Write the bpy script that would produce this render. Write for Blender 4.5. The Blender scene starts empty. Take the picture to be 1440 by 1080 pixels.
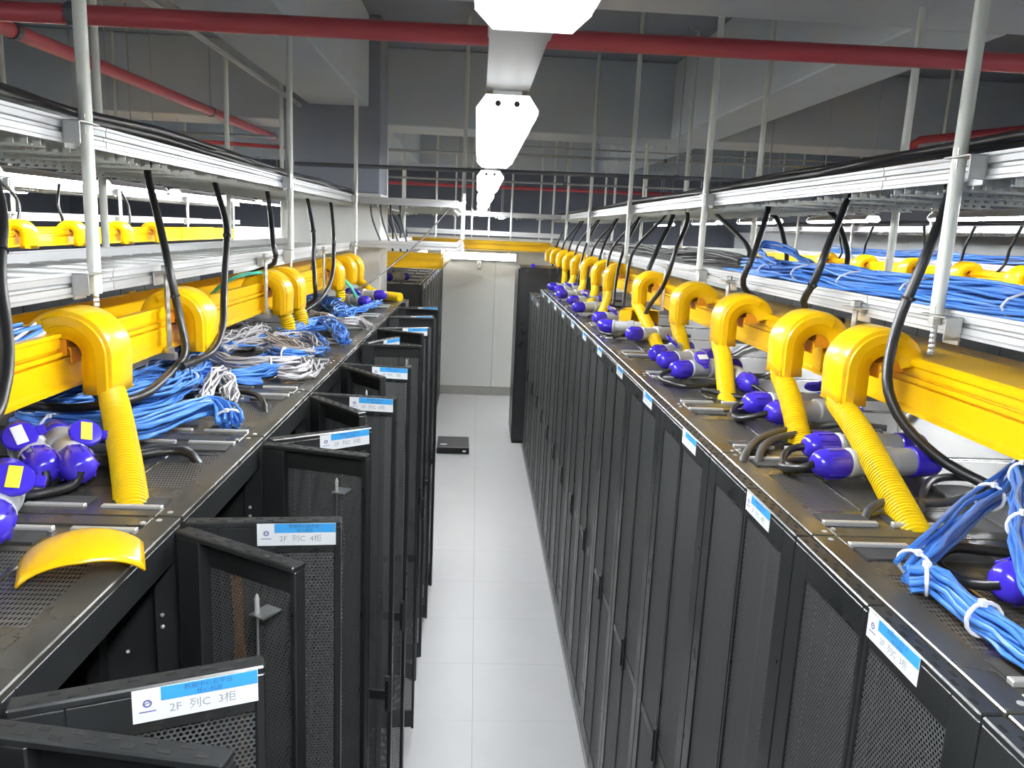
import bpy, math, random
from mathutils import Vector, Matrix
random.seed(7)
PI = math.pi
scene = bpy.context.scene
COL = scene.collection

# ------------------------------------------------------------------ camera, world, exposure
cam_d = bpy.data.cameras.new('camera')
cam_d.sensor_width = 36.0
cam_d.lens = 1102.14 / 1440 * 36
cam_d.clip_end = 200
cam = bpy.data.objects.new('camera', cam_d)
COL.objects.link(cam)
R_ = Vector((0.99807235, -0.04328058, 0.04447894))
U_ = Vector((-0.03522958, 0.19491468, 0.9801873))
F_ = Vector((0.05109268, 0.97986482, -0.1930142))
m = Matrix.Identity(4)
for i in range(3):
    m[i][0], m[i][1], m[i][2] = R_[i], U_[i], -F_[i]
m[0][3], m[1][3], m[2][3] = -0.0698, 0.0, 2.76
cam.matrix_world = m
scene.camera = cam

world = bpy.data.worlds.new('world')
scene.world = world
world.use_nodes = True
world.node_tree.nodes['Background'].inputs[0].default_value = (0.8, 0.88, 1.0, 1)
world.node_tree.nodes['Background'].inputs[1].default_value = 0.2
TUBE_POWER = 120.0
scene.view_settings.view_transform = 'Standard'
scene.view_settings.look = 'None'
scene.view_settings.gamma = 1.0
scene.view_settings.use_curve_mapping = False
scene.view_settings.exposure = 0.52
scene.cycles.use_denoising = True
scene.cycles.max_bounces = 8
scene.cycles.transparent_max_bounces = 12
scene.cycles.sample_clamp_indirect = 6.0

# ------------------------------------------------------------------ materials
MATS = {}


def mat(name, col, rough=0.5, metal=0.0, var=0.0, vscale=8.0, bump=0.0, bscale=60.0, stretch=(1, 1, 1), spec=0.5, coat=0.0, rvar=0.0):
    M = bpy.data.materials.new(name)
    M.use_nodes = True
    nt = M.node_tree
    b = nt.nodes['Principled BSDF']
    b.inputs['Base Color'].default_value = (*col, 1)
    b.inputs['Roughness'].default_value = rough
    b.inputs['Metallic'].default_value = metal
    b.inputs['Specular IOR Level'].default_value = spec
    b.inputs['Coat Weight'].default_value = coat
    if var or bump or rvar:
        tc = nt.nodes.new('ShaderNodeTexCoord')
        mp = nt.nodes.new('ShaderNodeMapping')
        mp.inputs['Scale'].default_value = stretch
        nt.links.new(tc.outputs['Object'], mp.inputs[0])
        nz = nt.nodes.new('ShaderNodeTexNoise')
        nz.inputs['Scale'].default_value = vscale
        nz.inputs['Detail'].default_value = 5
        nt.links.new(mp.outputs[0], nz.inputs['Vector'])
        if var:
            mx = nt.nodes.new('ShaderNodeMix')
            mx.data_type = 'RGBA'
            mx.inputs['A'].default_value = (*[max(0, c * (1 - var)) for c in col], 1)
            mx.inputs['B'].default_value = (*[min(1, c * (1 + var)) for c in col], 1)
            nt.links.new(nz.outputs['Fac'], mx.inputs['Factor'])
            nt.links.new(mx.outputs['Result'], b.inputs['Base Color'])
        if rvar:
            mr = nt.nodes.new('ShaderNodeMapRange')
            mr.inputs['From Min'].default_value = 0.3
            mr.inputs['From Max'].default_value = 0.7
            mr.inputs['To Min'].default_value = max(0.02, rough - rvar)
            mr.inputs['To Max'].default_value = min(1, rough + rvar)
            nt.links.new(nz.outputs['Fac'], mr.inputs[0])
            nt.links.new(mr.outputs[0], b.inputs['Roughness'])
        if bump:
            n2 = nt.nodes.new('ShaderNodeTexNoise')
            n2.inputs['Scale'].default_value = bscale
            nt.links.new(mp.outputs[0], n2.inputs['Vector'])
            bp = nt.nodes.new('ShaderNodeBump')
            bp.inputs['Strength'].default_value = bump
            bp.inputs['Distance'].default_value = 0.002
            nt.links.new(n2.outputs['Fac'], bp.inputs['Height'])
            nt.links.new(bp.outputs[0], b.inputs['Normal'])
    MATS[name] = M
    return M


def emit(name, col, strength):
    M = bpy.data.materials.new(name)
    M.use_nodes = True
    b = M.node_tree.nodes['Principled BSDF']
    b.inputs['Base Color'].default_value = (0.8, 0.8, 0.8, 1)
    b.inputs['Emission Color'].default_value = (*col, 1)
    b.inputs['Emission Strength'].default_value = strength
    MATS[name] = M
    return M


def perforated(name, col, rough, pitch, hole, ua, va, slot=1.0):
    """Sheet metal with a staggered grid of punched holes (object space axes ua, va)."""
    M = mat(name, col, rough, 0.0, spec=0.5)
    nt = M.node_tree
    b = nt.nodes['Principled BSDF']
    out = nt.nodes['Material Output']
    tc = nt.nodes.new('ShaderNodeTexCoord')
    sp = nt.nodes.new('ShaderNodeSeparateXYZ')
    nt.links.new(tc.outputs['Object'], sp.inputs[0])

    def mth(op, a, b_=None):
        n = nt.nodes.new('ShaderNodeMath')
        n.operation = op
        for k, v in ((0, a), (1, b_)):
            if v is None:
                continue
            if isinstance(v, (int, float)):
                n.inputs[k].default_value = v
            else:
                nt.links.new(v, n.inputs[k])
        return n.outputs[0]
    s3 = math.sqrt(3) * slot
    u = mth('MULTIPLY', sp.outputs[ua], 1.0 / pitch)
    v = mth('MULTIPLY', sp.outputs[va], 1.0 / (pitch * s3))

    def cell(off):
        a = mth('SUBTRACT', mth('FRACT', mth('ADD', u, off)), 0.5)
        c = mth('MULTIPLY', mth('SUBTRACT', mth('FRACT', mth('ADD', v, off)), 0.5), s3 / slot)
        return mth('SQRT', mth('ADD', mth('MULTIPLY', a, a), mth('MULTIPLY', c, c)))
    d = mth('MINIMUM', cell(0.0), cell(0.5))
    h = mth('LESS_THAN', d, hole)
    tr = nt.nodes.new('ShaderNodeBsdfTransparent')
    mx = nt.nodes.new('ShaderNodeMixShader')
    nt.links.new(h, mx.inputs[0])
    nt.links.new(b.outputs[0], mx.inputs[1])
    nt.links.new(tr.outputs[0], mx.inputs[2])
    nt.links.new(mx.outputs[0], out.inputs[0])
    return M


mat('floor_tile', (0.56, 0.56, 0.57), 0.34, var=0.05, vscale=3.0, bump=0.05, rvar=0.06)
mat('floor_base', (0.30, 0.30, 0.30), 0.8, var=0.1)
mat('wall_light', (0.70, 0.71, 0.68), 0.42, var=0.03, vscale=2.0)
mat('wall_white', (0.80, 0.81, 0.82), 0.5, var=0.02)
mat('wall_dark', (0.17, 0.18, 0.215), 0.75, var=0.12, vscale=2.0)
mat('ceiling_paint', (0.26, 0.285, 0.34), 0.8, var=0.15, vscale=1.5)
mat('beam_paint', (0.58, 0.63, 0.67), 0.7, var=0.1, vscale=2.0)
mat('steel_base', (0.42, 0.42, 0.39), 0.35, 0.8, var=0.05)
mat('black_paint', (0.0165, 0.018, 0.019), 0.33, var=0.35, vscale=5.0, rvar=0.08, bump=0.04, bscale=300)
mat('black_roof', (0.046, 0.044, 0.037), 0.27, var=0.5, vscale=7.0, rvar=0.10, bump=0.03, bscale=200)
mat('matt_plate', (0.035, 0.035, 0.036), 0.62, var=0.3, vscale=4.0, spec=0.12)  # low specular and dull, so left roofs show no lamp reflections
mat('grey_plate', (0.13, 0.13, 0.135), 0.40, var=0.2, vscale=3.0, spec=0.35)  # soft lamp reflection on the right roofs, put into the base colour
mat('black_grey', (0.045, 0.048, 0.052), 0.38, var=0.15, vscale=4.0)
mat('slot_dark', (0.003, 0.003, 0.003), 0.8)
perforated('door_mesh', (0.085, 0.088, 0.09), 0.4, 0.0076, 0.36, 1, 2)
perforated('roof_mesh', (0.085, 0.083, 0.078), 0.35, 0.0068, 0.34, 0, 1, 2.6)
mat('interior_black', (0.006, 0.0065, 0.007), 0.5)
mat('aluminium', (0.60, 0.61, 0.62), 0.40, 0.75, var=0.05, vscale=3.0, stretch=(30, 0.6, 30), rvar=0.08)
mat('tray_white', (0.58, 0.59, 0.58), 0.42, 0.3, var=0.08, vscale=5.0)
mat('rung_pale', (0.74, 0.76, 0.70), 0.5, 0.0, var=0.06, vscale=5.0)
mat('zinc', (0.62, 0.63, 0.62), 0.32, 0.9, var=0.12, vscale=20.0)
mat('brush_metal', (0.72, 0.72, 0.70), 0.38, 0.6, var=0.1, vscale=12)
mat('brush_hair', (0.03, 0.03, 0.03), 0.85, var=0.6, vscale=60, stretch=(1, 0.1, 1), bump=0.3, bscale=300)
mat('pole_white', (0.72, 0.74, 0.68), 0.38, var=0.05, vscale=6)
mat('yellow', (0.86, 0.50, 0.003), 0.28, var=0.05, vscale=4, coat=0.25)
mat('yellow_hose', (0.86, 0.60, 0.006), 0.35, var=0.05, vscale=6)
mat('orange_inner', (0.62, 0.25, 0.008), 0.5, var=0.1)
mat('plug_blue', (0.050, 0.028, 0.56), 0.22, var=0.06, vscale=20, coat=0.2)
mat('plug_grey', (0.43, 0.45, 0.46), 0.35, var=0.08, vscale=20)
mat('cable_blue', (0.06, 0.21, 0.64), 0.38, var=0.22, vscale=9)
mat('cable_grey', (0.46, 0.45, 0.47), 0.42, var=0.18, vscale=9)
mat('cable_black', (0.012, 0.012, 0.013), 0.38, var=0.2)
mat('cable_darkgrey', (0.05, 0.05, 0.052), 0.4, var=0.2)
mat('cable_teal', (0.10, 0.62, 0.48), 0.4)
mat('cable_orange', (0.62, 0.25, 0.03), 0.5, var=0.2, vscale=30)
mat('tie_white', (0.80, 0.82, 0.86), 0.4)
mat('label_white', (0.80, 0.83, 0.86), 0.45, var=0.02)
mat('label_blue', (0.05, 0.36, 0.80), 0.45)
mat('ink_dark', (0.05, 0.12, 0.32), 0.6)
mat('ink_grey', (0.30, 0.33, 0.38), 0.6)
mat('ink_purple', (0.16, 0.15, 0.38), 0.6)
mat('sticker_yellow', (0.75, 0.70, 0.05), 0.5)
mat('red_pipe', (0.52, 0.085, 0.10), 0.36, var=0.15, vscale=4)
mat('conduit', (0.45, 0.46, 0.46), 0.4, 0.5, var=0.1)
mat('conduit_dark', (0.13, 0.14, 0.16), 0.45, 0.3, var=0.1)
mat('trunking', (0.62, 0.63, 0.62), 0.35, 0.25, var=0.05)
mat('lamp_white', (0.86, 0.86, 0.86), 0.35)
mat('sheet_grey', (0.46, 0.47, 0.48), 0.35, 0.2, var=0.08, vscale=3)
mat('box_dark', (0.035, 0.037, 0.04), 0.4)
emit('tube_light', (0.95, 0.98, 1.0), TUBE_POWER)
emit('panel_glow', (1.0, 0.985, 0.92), 9.0)
emit('lamp_cap', (0.95, 0.98, 1.0), 1.6)  # glow given to end plates and holders, standing in for bloom around the tubes

# ------------------------------------------------------------------ mesh helpers


class MB:
    def __init__(self):
        self.v = []
        self.f = []

    def add(self, vs, fs):
        o = len(self.v)
        self.v += [tuple(p) for p in vs]
        self.f += [tuple(i + o for i in f) for f in fs]
        return self

    def box(self, x0, x1, y0, y1, z0, z1, c=0.0):
        if x0 > x1: x0, x1 = x1, x0
        if y0 > y1: y0, y1 = y1, y0
        if z0 > z1: z0, z1 = z1, z0
        if c <= 0:
            vs = [(x, y, z) for x in (x0, x1) for y in (y0, y1) for z in (z0, z1)]
            fs = [(0, 1, 3, 2), (4, 6, 7, 5), (0, 4, 5, 1), (2, 3, 7, 6), (0, 2, 6, 4), (1, 5, 7, 3)]
            return self.add(vs, fs)
        c = min(c, (x1 - x0) * .45, (y1 - y0) * .45, (z1 - z0) * .45)
        X, Y, Z = (x0, x1), (y0, y1), (z0, z1)
        vs, idx = [], {}
        for i in (0, 1):
            for j in (0, 1):
                for k in (0, 1):
                    sx, sy, sz = c * (1 - 2 * i), c * (1 - 2 * j), c * (1 - 2 * k)
                    idx[i, j, k, 0] = len(vs); vs.append((X[i], Y[j] + sy, Z[k] + sz))
                    idx[i, j, k, 1] = len(vs); vs.append((X[i] + sx, Y[j], Z[k] + sz))
                    idx[i, j, k, 2] = len(vs); vs.append((X[i] + sx, Y[j] + sy, Z[k]))
        fs = []
        for i in (0, 1):
            q = [idx[i, 0, 0, 0], idx[i, 1, 0, 0], idx[i, 1, 1, 0], idx[i, 0, 1, 0]]
            fs.append(q if i else q[::-1])
            q = [idx[0, i, 0, 1], idx[0, i, 1, 1], idx[1, i, 1, 1], idx[1, i, 0, 1]]
            fs.append(q if i else q[::-1])
            q = [idx[0, 0, i, 2], idx[1, 0, i, 2], idx[1, 1, i, 2], idx[0, 1, i, 2]]
            fs.append(q if i else q[::-1])
        for a in (0, 1):
            for b in (0, 1):
                fs.append([idx[0, a, b, 1], idx[1, a, b, 1], idx[1, a, b, 2], idx[0, a, b, 2]])
                fs.append([idx[a, 0, b, 0], idx[a, 1, b, 0], idx[a, 1, b, 2], idx[a, 0, b, 2]])
                fs.append([idx[a, b, 0, 0], idx[a, b, 1, 0], idx[a, b, 1, 1], idx[a, b, 0, 1]])
                for k in (0, 1):
                    if k == 0:
                        fs.append([idx[a, b, 0, 0], idx[a, b, 0, 1], idx[a, b, 0, 2]])
                    else:
                        fs.append([idx[a, b, 1, 0], idx[a, b, 1, 1], idx[a, b, 1, 2]])
        return self.add(vs, fs)

    def tube(self, pts, r, n=8, caps=True):
        pts = [Vector(p) for p in pts]
        N = len(pts)
        rad = r if isinstance(r, (list, tuple)) else [r] * N
        t0 = (pts[1] - pts[0]).normalized()
        up = Vector((0, 0, 1)) if abs(t0.z) < 0.9 else Vector((1, 0, 0))
        a = t0.cross(up).normalized()
        vs = []
        for i in range(N):
            t = (pts[min(i + 1, N - 1)] - pts[max(i - 1, 0)])
            if t.length < 1e-9:
                t = t0
            t.normalize()
            a = (a - t * a.dot(t))
            if a.length < 1e-6:
                a = t.orthogonal()
            a.normalize()
            b = t.cross(a)
            for k in range(n):
                w = 2 * PI * k / n
                vs.append(pts[i] + (a * math.cos(w) + b * math.sin(w)) * rad[i])
        fs = []
        for i in range(N - 1):
            for k in range(n):
                k2 = (k + 1) % n
                fs.append((i * n + k, i * n + k2, (i + 1) * n + k2, (i + 1) * n + k))
        if caps:
            fs.append(tuple(range(n))[::-1])
            fs.append(tuple((N - 1) * n + k for k in range(n)))
        return self.add(vs, fs)

    def lathe(self, prof, o=(0, 0, 0), d=(1, 0, 0), n=16):
        o, d = Vector(o), Vector(d).normalized()
        pts = [o + d * h for r, h in prof]
        a = d.orthogonal().normalized()
        b = d.cross(a)
        vs = []
        for (r, h), p in zip(prof, pts):
            for k in range(n):
                w = 2 * PI * k / n
                vs.append(p + (a * math.cos(w) + b * math.sin(w)) * r)
        fs = []
        N = len(prof)
        for i in range(N - 1):
            for k in range(n):
                k2 = (k + 1) % n
                fs.append((i * n + k, i * n + k2, (i + 1) * n + k2, (i + 1) * n + k))
        fs.append(tuple(range(n))[::-1])
        fs.append(tuple((N - 1) * n + k for k in range(n)))
        return self.add(vs, fs)

    def prism(self, poly, y0, y1):
        """poly: (x, z) outline extruded along Y."""
        n = len(poly)
        vs = [(x, y0, z) for x, z in poly] + [(x, y1, z) for x, z in poly]
        fs = [(k, (k + 1) % n, n + (k + 1) % n, n + k) for k in range(n)]
        fs += [tuple(range(n))[::-1], tuple(range(n, 2 * n))]
        return self.add(vs, fs)

    def mesh(self, name, material, smooth=None):
        me = bpy.data.meshes.new(name)
        me.from_pydata(self.v, [], self.f)
        me.materials.append(MATS[material])
        if smooth is not None:
            me.polygons.foreach_set('use_smooth', [True] * len(me.polygons))
            me.set_sharp_from_angle(angle=math.radians(smooth))
        me.update()
        return me


def put(name, me, parent=None, loc=None, rot=None, mw=None):
    o = bpy.data.objects.new(name, me)
    COL.objects.link(o)
    if parent is not None:
        o.parent = parent
    if mw is not None:
        o.matrix_local = mw
    if loc is not None:
        o.location = loc
    if rot is not None:
        o.rotation_euler = rot
    return o


def thing(name, label, cat, loc=(0, 0, 0), rotz=0.0, group=None):
    o = bpy.data.objects.new(name, None)
    o.empty_display_size = 0.05
    COL.objects.link(o)
    o.location = loc
    o.rotation_euler = (0, 0, rotz)
    tag(o, label, cat, group)
    return o


def tag(o, label, cat, group=None):
    o['label'] = label
    o['category'] = cat
    if group:
        o['group'] = group
    return o


def struct(name, me, parent=None, loc=None):
    o = put(name, me, parent, loc)
    if parent is None:
        o['kind'] = 'structure'
    return o


ORD = ('first second third fourth fifth sixth seventh eighth ninth tenth eleventh twelfth thirteenth fourteenth '
       'fifteenth sixteenth seventeenth eighteenth nineteenth twentieth').split()


def smooth_path(pts, step=0.03):
    """Catmull-Rom through pts, resampled."""
    P = [Vector(p) for p in pts]
    P = [P[0] * 2 - P[1]] + P + [P[-1] * 2 - P[-2]]
    out = []
    for i in range(1, len(P) - 2):
        p0, p1, p2, p3 = P[i - 1], P[i], P[i + 1], P[i + 2]
        n = max(2, int((p2 - p1).length / step))
        for k in range(n):
            t = k / n
            out.append(0.5 * ((2 * p1) + (p2 - p0) * t + (2 * p0 - 5 * p1 + 4 * p2 - p3) * t * t + (3 * p1 - p0 - 3 * p2 + p3) * t ** 3))
    out.append(P[-2])
    return out


# ------------------------------------------------------------------ room shell
XL, XR, YB, YF, ZC = -9.0, 5.7, -3.0, 18.0, 4.5
b = MB()
b.box(XL, -0.6, YB, YF, -0.1, 0.0)
b.box(0.6, XR, YB, YF, -0.1, 0.0)
b.box(-0.6, 0.6, YB, YF, -0.1, -0.012)
floor = struct('floor', b.mesh('floor', 'floor_base'))
tile_me = MB().box(0.0014, 0.5986, 0.0005, 0.5995, -0.012, 0.0).mesh('tile', 'floor_tile')
for i in range(-1, 21):
    y = 0.424 + 0.6 * i
    if y > 12.9:
        break
    for x in (-0.6, 0.0):
        put('tile', tile_me, floor, (x, y, random.uniform(-0.0003, 0.0)))
struct('ceiling', MB().box(XL, XR, YB, YF, ZC, ZC + 0.1).mesh('ceiling', 'ceiling_paint'))
struct('wall_back', MB().box(XL, XR, YF, YF + 0.1, 0, ZC).mesh('wall_back', 'wall_dark'))
struct('wall_front', MB().box(XL, XR, YB - 0.1, YB, 0, ZC).mesh('wall_front', 'wall_light'))
struct('wall_left', MB().box(XL - 0.1, XL, YB, YF, 0, ZC).mesh('wall_left', 'wall_dark'))
w = struct('wall_right', MB().box(XR, XR + 0.1, YB, YF, 0, ZC).mesh('wall_right', 'wall_dark'))
for i in range(13):
    y = 2.0 + i * 1.2
    put('wall_panel', MB().box(XR - 0.02, XR, y + 0.003, y + 1.197, 0, 2.92, 0.002).mesh('wall_panel', 'wall_white'), w)
# light partition at the end of the aisle, made of tall panels
pw = struct('wall_partition', MB().box(-4.0, XR, 13.03, 13.13, 0, 2.62).mesh('wall_partition', 'wall_light'))
pme = MB().box(0.003, 0.997, 13.0, 13.03, 0.14, 2.6, 0.003).mesh('wall_panel', 'wall_light')
for x in (-1.75, -0.75, 0.25, 1.25):
    put('wall_panel', pme, pw, (x, 0, 0))
struct('baseboard_back', MB().box(-2.0, 2.5, 12.975, 13.0, 0.0, 0.14, 0.004).mesh('baseboard_back', 'steel_base'))
# concrete beams and the column
for bx in ((XL, XR, 3.25, 3.78, 3.75, ZC), (XL, XR, 8.4, 9.1, 3.75, ZC), (XL, XR, 13.4, 14.0, 3.75, ZC)):
    struct('ceiling_beam', MB().box(*bx, 0.01).mesh('ceiling_beam', 'beam_paint'))
for x0, x1 in ((-1.57, -1.05), (1.9, 2.36), (-6.0, -5.5)):
    for y0, y1 in ((YB, 3.25), (3.78, 8.4 if x0 != -1.57 else 7.2), (9.1, 13.4)):
        struct('ceiling_beam', MB().box(x0, x1, y0, y1, 3.75, ZC, 0.01).mesh('ceiling_beam', 'beam_paint'))
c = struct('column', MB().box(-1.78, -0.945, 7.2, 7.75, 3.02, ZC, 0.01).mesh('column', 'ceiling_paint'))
put('column_cladding', MB().box(-1.79, -0.935, 7.19, 7.76, 0, 3.02, 0.004).mesh('column_cladding', 'wall_light'), c)

# ------------------------------------------------------------------ server cabinets
HC = 2.176
DEP = 1.08
_cab = {}


def cab_meshes(wd, ht):
    key = (wd, ht)
    if key in _cab:
        return _cab[key]
    M = {}
    b = MB()                                         # hollow carcass
    b.box(0.0, DEP, 0.001, 0.006, 0.02, ht - 0.012)
    b.box(0.0, DEP, wd - 0.006, wd - 0.001, 0.02, ht - 0.012)
    b.box(DEP - 0.006, DEP, 0.006, wd - 0.006, 0.02, ht - 0.012)
    b.box(0.0, DEP, 0.001, wd - 0.001, 0.0, 0.06, 0.003)
    for y0 in (0.006, wd - 0.036):
        b.box(0.0, 0.045, y0, y0 + 0.03, 0.06, ht - 0.012, 0.002)
    b.box(0.0, 0.04, 0.036, wd - 0.036, ht - 0.075, ht - 0.012, 0.002)
    M['carcass'] = b.mesh('carcass', 'black_paint')
    b = MB()
    for y0 in (0.055, wd - 0.085):
        b.box(0.13, 0.16, y0, y0 + 0.03, 0.08, ht - 0.08, 0.002)
    for z in (0.35, 0.8, 1.1, 1.55):
        b.box(0.17, 0.9, 0.09, wd - 0.09, z, z + 0.088, 0.003)
    M['equipment_rails'] = b.mesh('equipment_rails', 'interior_black')
    b = MB()                                         # roof frame and plates around the vent panels
    z = ht
    b.box(0.0, 0.052, 0.001, wd - 0.001, z - 0.014, z, 0.0022)
    b.box(DEP - 0.05, DEP, 0.001, wd - 0.001, z - 0.014, z, 0.002)
    b.box(0.052, DEP - 0.05, 0.001, 0.045, z - 0.014, z - 0.001, 0.0015)
    b.box(0.052, DEP - 0.05, wd - 0.045, wd - 0.001, z - 0.014, z - 0.001, 0.0015)
    v0, v1 = 0.165, 0.425
    b.box(0.056, 0.40, 0.045, v0, z - 0.014, z - 0.006)
    b.box(0.056, 0.40, v1, wd - 0.045, z - 0.014, z - 0.006)
    b.box(0.056, 0.066, v0, v1, z - 0.014, z - 0.006)
    b.box(0.184, 0.196, v0, v1, z - 0.014, z - 0.004, 0.002)
    b.box(0.314, 0.34, v0, v1, z - 0.014, z - 0.006)
    M['roof'] = b.mesh('roof', 'black_roof')
    b = MB()                                         # rear plate added over the roof, dull on the left to damp lamp glare
    b.box(0.40, DEP - 0.05, 0.046, v0, z - 0.014, z - 0.006)
    b.box(0.40, DEP - 0.05, v1, wd - 0.046, z - 0.014, z - 0.006)
    b.box(0.461, DEP - 0.05, v0, v1, z - 0.014, z - 0.006)
    b.box(0.46, DEP - 0.02, 0.02, wd - 0.02, z - 0.0055, z + 0.001, 0.001)
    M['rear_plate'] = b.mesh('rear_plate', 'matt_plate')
    M['rear_plate_grey'] = b.mesh('rear_plate', 'grey_plate')  # paler copy carrying the painted lamp glare of the right roofs
    for k, (a0, a1) in enumerate(((0.066, 0.184), (0.196, 0.314), (0.34, 0.46))):
        M['vent%d' % k] = MB().box(a0, a1, v0, v1, z - 0.009, z - 0.0075).mesh('vent_panel', 'roof_mesh')
    for k, (a0, a1, yy, s) in enumerate(((0.055, 0.175, 0.073, 1), (0.207, 0.325, 0.073, 1), (0.055, 0.175, wd - 0.045, -1), (0.207, 0.325, wd - 0.045, -1))):
        M['strip%d' % k] = MB().box(a0, a1, yy - 0.007, yy + 0.007, z - 0.006, z + 0.004, 0.0015).mesh('brush_strip', 'brush_metal')
        M['brush%d' % k] = MB().box(a0 + 0.006, a1 - 0.004, yy + s * 0.007, yy + s * 0.062, z - 0.006, z - 0.002).mesh('brush', 'brush_hair')
    M['screw'] = MB().lathe([(0.006, 0), (0.006, 0.002), (0.003, 0.0035)], (0, 0, 0), (0, 0, 1), 8).mesh('screw', 'brush_metal', 40)
    _cab[key] = M
    return M


def make_cabinet(label, loc, rotz, wd, ht, group, detail=True, name='server_cabinet'):
    M = cab_meshes(wd, ht)
    t = thing(name, label, 'server cabinet', loc, rotz, group)
    put('carcass', M['carcass'], t)
    put('roof', M['roof'], t)
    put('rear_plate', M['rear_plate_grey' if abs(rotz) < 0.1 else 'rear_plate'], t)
    if detail:
        put('equipment_rails', M['equipment_rails'], t)
        for k in range(3):
            put('vent_panel', M['vent%d' % k], t)
        for k in range(4):
            s = put('brush_strip', M['strip%d' % k], t)
            put('brush', M['brush%d' % k], s)
        for xy in ((0.035, 0.02), (0.06, 0.035), (0.19, 0.15), (0.03, wd - 0.02), (0.35, 0.12)):
            put('screw', M['screw'], t, (xy[0], xy[1], ht - 0.001))
    return t


_door = {}


def door_meshes(sx, wd, ht):
    """Half door: hinge at origin, leaf along +y, outer face towards sx*x."""
    key = (sx, wd, ht)
    if key in _door:
        return _door[key]
    M = {}
    z0, z1 = 0.045, ht - 0.003
    T = 0.03
    hs = 0.062
    b = MB()
    X = lambda a: sx * a
    b.box(X(0.0), X(T), 0.0, hs, z0, z1 - 0.011, 0.0025)
    b.box(X(0.004), X(T), wd - 0.014, wd, z0, z1 - 0.011, 0.0025)
    b.box(X(-0.001), X(T + 0.0006), 0.0, wd, z1 - 0.012, z1, 0.0025)
    b.box(X(T - 0.008), X(T), hs, wd - 0.014, z1 - 0.065, z1 - 0.012, 0.001)
    b.box(X(T - 0.012), X(T), hs, wd - 0.014, z0, z0 + 0.10, 0.002)
    b.box(X(T - 0.014), X(T - 0.002), hs, wd - 0.014, 1.02, 1.06, 0.002)
    M['frame'] = b.mesh('door_frame', 'black_paint')
    M['mesh'] = MB().box(X(T - 0.005), X(T - 0.004), hs, wd - 0.014, z0 + 0.10, z1 - 0.065).mesh('perforated_sheet', 'door_mesh')
    b = MB()
    k = 0
    y = 0.02
    while y < wd - 0.03:
        xx = 0.009 if k % 2 else 0.021
        b.box(X(xx - 0.003), X(xx + 0.003), y, y + 0.014, z1 - 0.001, z1 + 0.0006)
        y += 0.022
        k += 1
    M['slots'] = b.mesh('top_slots', 'slot_dark')
    b = MB()
    b.box(X(T - 0.001), X(T + 0.006), wd - 0.024, wd - 0.004, 0.975, 1.125, 0.004)
    M['handle'] = b.mesh('handle', 'black_grey')
    M['latch'] = MB().box(X(T + 0.004), X(T + 0.012), wd - 0.019, wd - 0.009, 0.99, 1.11, 0.003).mesh('handle_lever', 'slot_dark')
    # lock rod on the inner side
    b = MB()
    yb = wd - 0.075
    b.tube([(X(-0.012), yb, 0.3), (X(-0.012), yb, 1.6), (X(-0.006), yb + 0.008, 1.72), (X(-0.012), yb, 1.80), (X(-0.012), yb, z1 - 0.10)], 0.0028, 6)
    M['rod'] = b.mesh('lock_rod', 'zinc', 50)
    b = MB()
    b.lathe([(0.0045, 0), (0.0045, 0.028), (0.003, 0.033), (0.001, 0.037)], (X(-0.012), yb, z1 - 0.10), (0, 0, 1), 8)
    M['pin'] = b.mesh('lock_pin', 'brush_metal', 40)
    M['bracket'] = MB().box(X(-0.022), X(0.022), yb - 0.010, yb + 0.026, z1 - 0.103, z1 - 0.1).mesh('rod_bracket', 'zinc')
    _door[key] = M
    return M


def text_mesh(s, size, matname):
    cu = bpy.data.curves.new('text', 'FONT')
    cu.body = s
    cu.size = size
    cu.align_x = 'LEFT'
    cu.resolution_u = 2
    ob = bpy.data.objects.new('text', cu)
    COL.objects.link(ob)
    dg = bpy.context.evaluated_depsgraph_get()
    me = bpy.data.meshes.new_from_object(ob.evaluated_get(dg))
    bpy.data.objects.remove(ob)
    me.materials.clear()
    me.materials.append(MATS[matname])
    return me


LW, LH = 0.152, 0.046
lab_me = MB().box(0, LW, 0, LH, -0.0008, 0.0).mesh('label', 'label_white')
hdr_me = MB().box(LW * 0.22, LW - 0.0005, LH * 0.58, LH - 0.0005, 0.0, 0.0004).mesh('label_header', 'label_blue')
hdr_txt = text_mesh('数据中心云平台', 0.0085, 'ink_dark')
hdr_txt2 = text_mesh('核心机房', 0.0080, 'ink_dark')
logo_b = MB()
for k in range(20):
    a0, a1 = 2 * PI * k / 20, 2 * PI * (k + 1) / 20
    cx, cy = LW * 0.115, LH * 0.56
    logo_b.add([(cx + r * math.cos(a), cy + r * math.sin(a), 0.0004) for r, a in ((0.0032, a0), (0.0055, a0), (0.0055, a1), (0.0032, a1))], [(0, 1, 2, 3)])
logo_b.add([(LW * 0.09, LH * 0.53, 0.0004), (LW * 0.14, LH * 0.58, 0.0004), (LW * 0.14, LH * 0.61, 0.0004), (LW * 0.09, LH * 0.56, 0.0004)], [(0, 1, 2, 3)])
logo_b.box(LW * 0.05, LW * 0.18, LH * 0.30, LH * 0.33, 0.0, 0.0004)
logo_me = logo_b.mesh('logo', 'ink_purple')
_num = {}


def add_label(door, mw, number, text=True):
    put('label', lab_me, door, mw=mw)
    put('label_header', hdr_me, door, mw=mw)
    if text:
        if number not in _num:
            _num[number] = text_mesh('2F  列C  %s柜' % number, 0.0155, 'ink_grey')
        put('label_text', _num[number], door, mw=mw @ Matrix.Translation((LW * 0.28, LH * 0.2, 0.0005)))
        put('header_text', hdr_txt, door, mw=mw @ Matrix.Translation((LW * 0.40, LH * 0.81, 0.0006)))
        put('header_text', hdr_txt2, door, mw=mw @ Matrix.Translation((LW * 0.50, LH * 0.62, 0.0006)))
        put('logo', logo_me, door, mw=mw)


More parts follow.
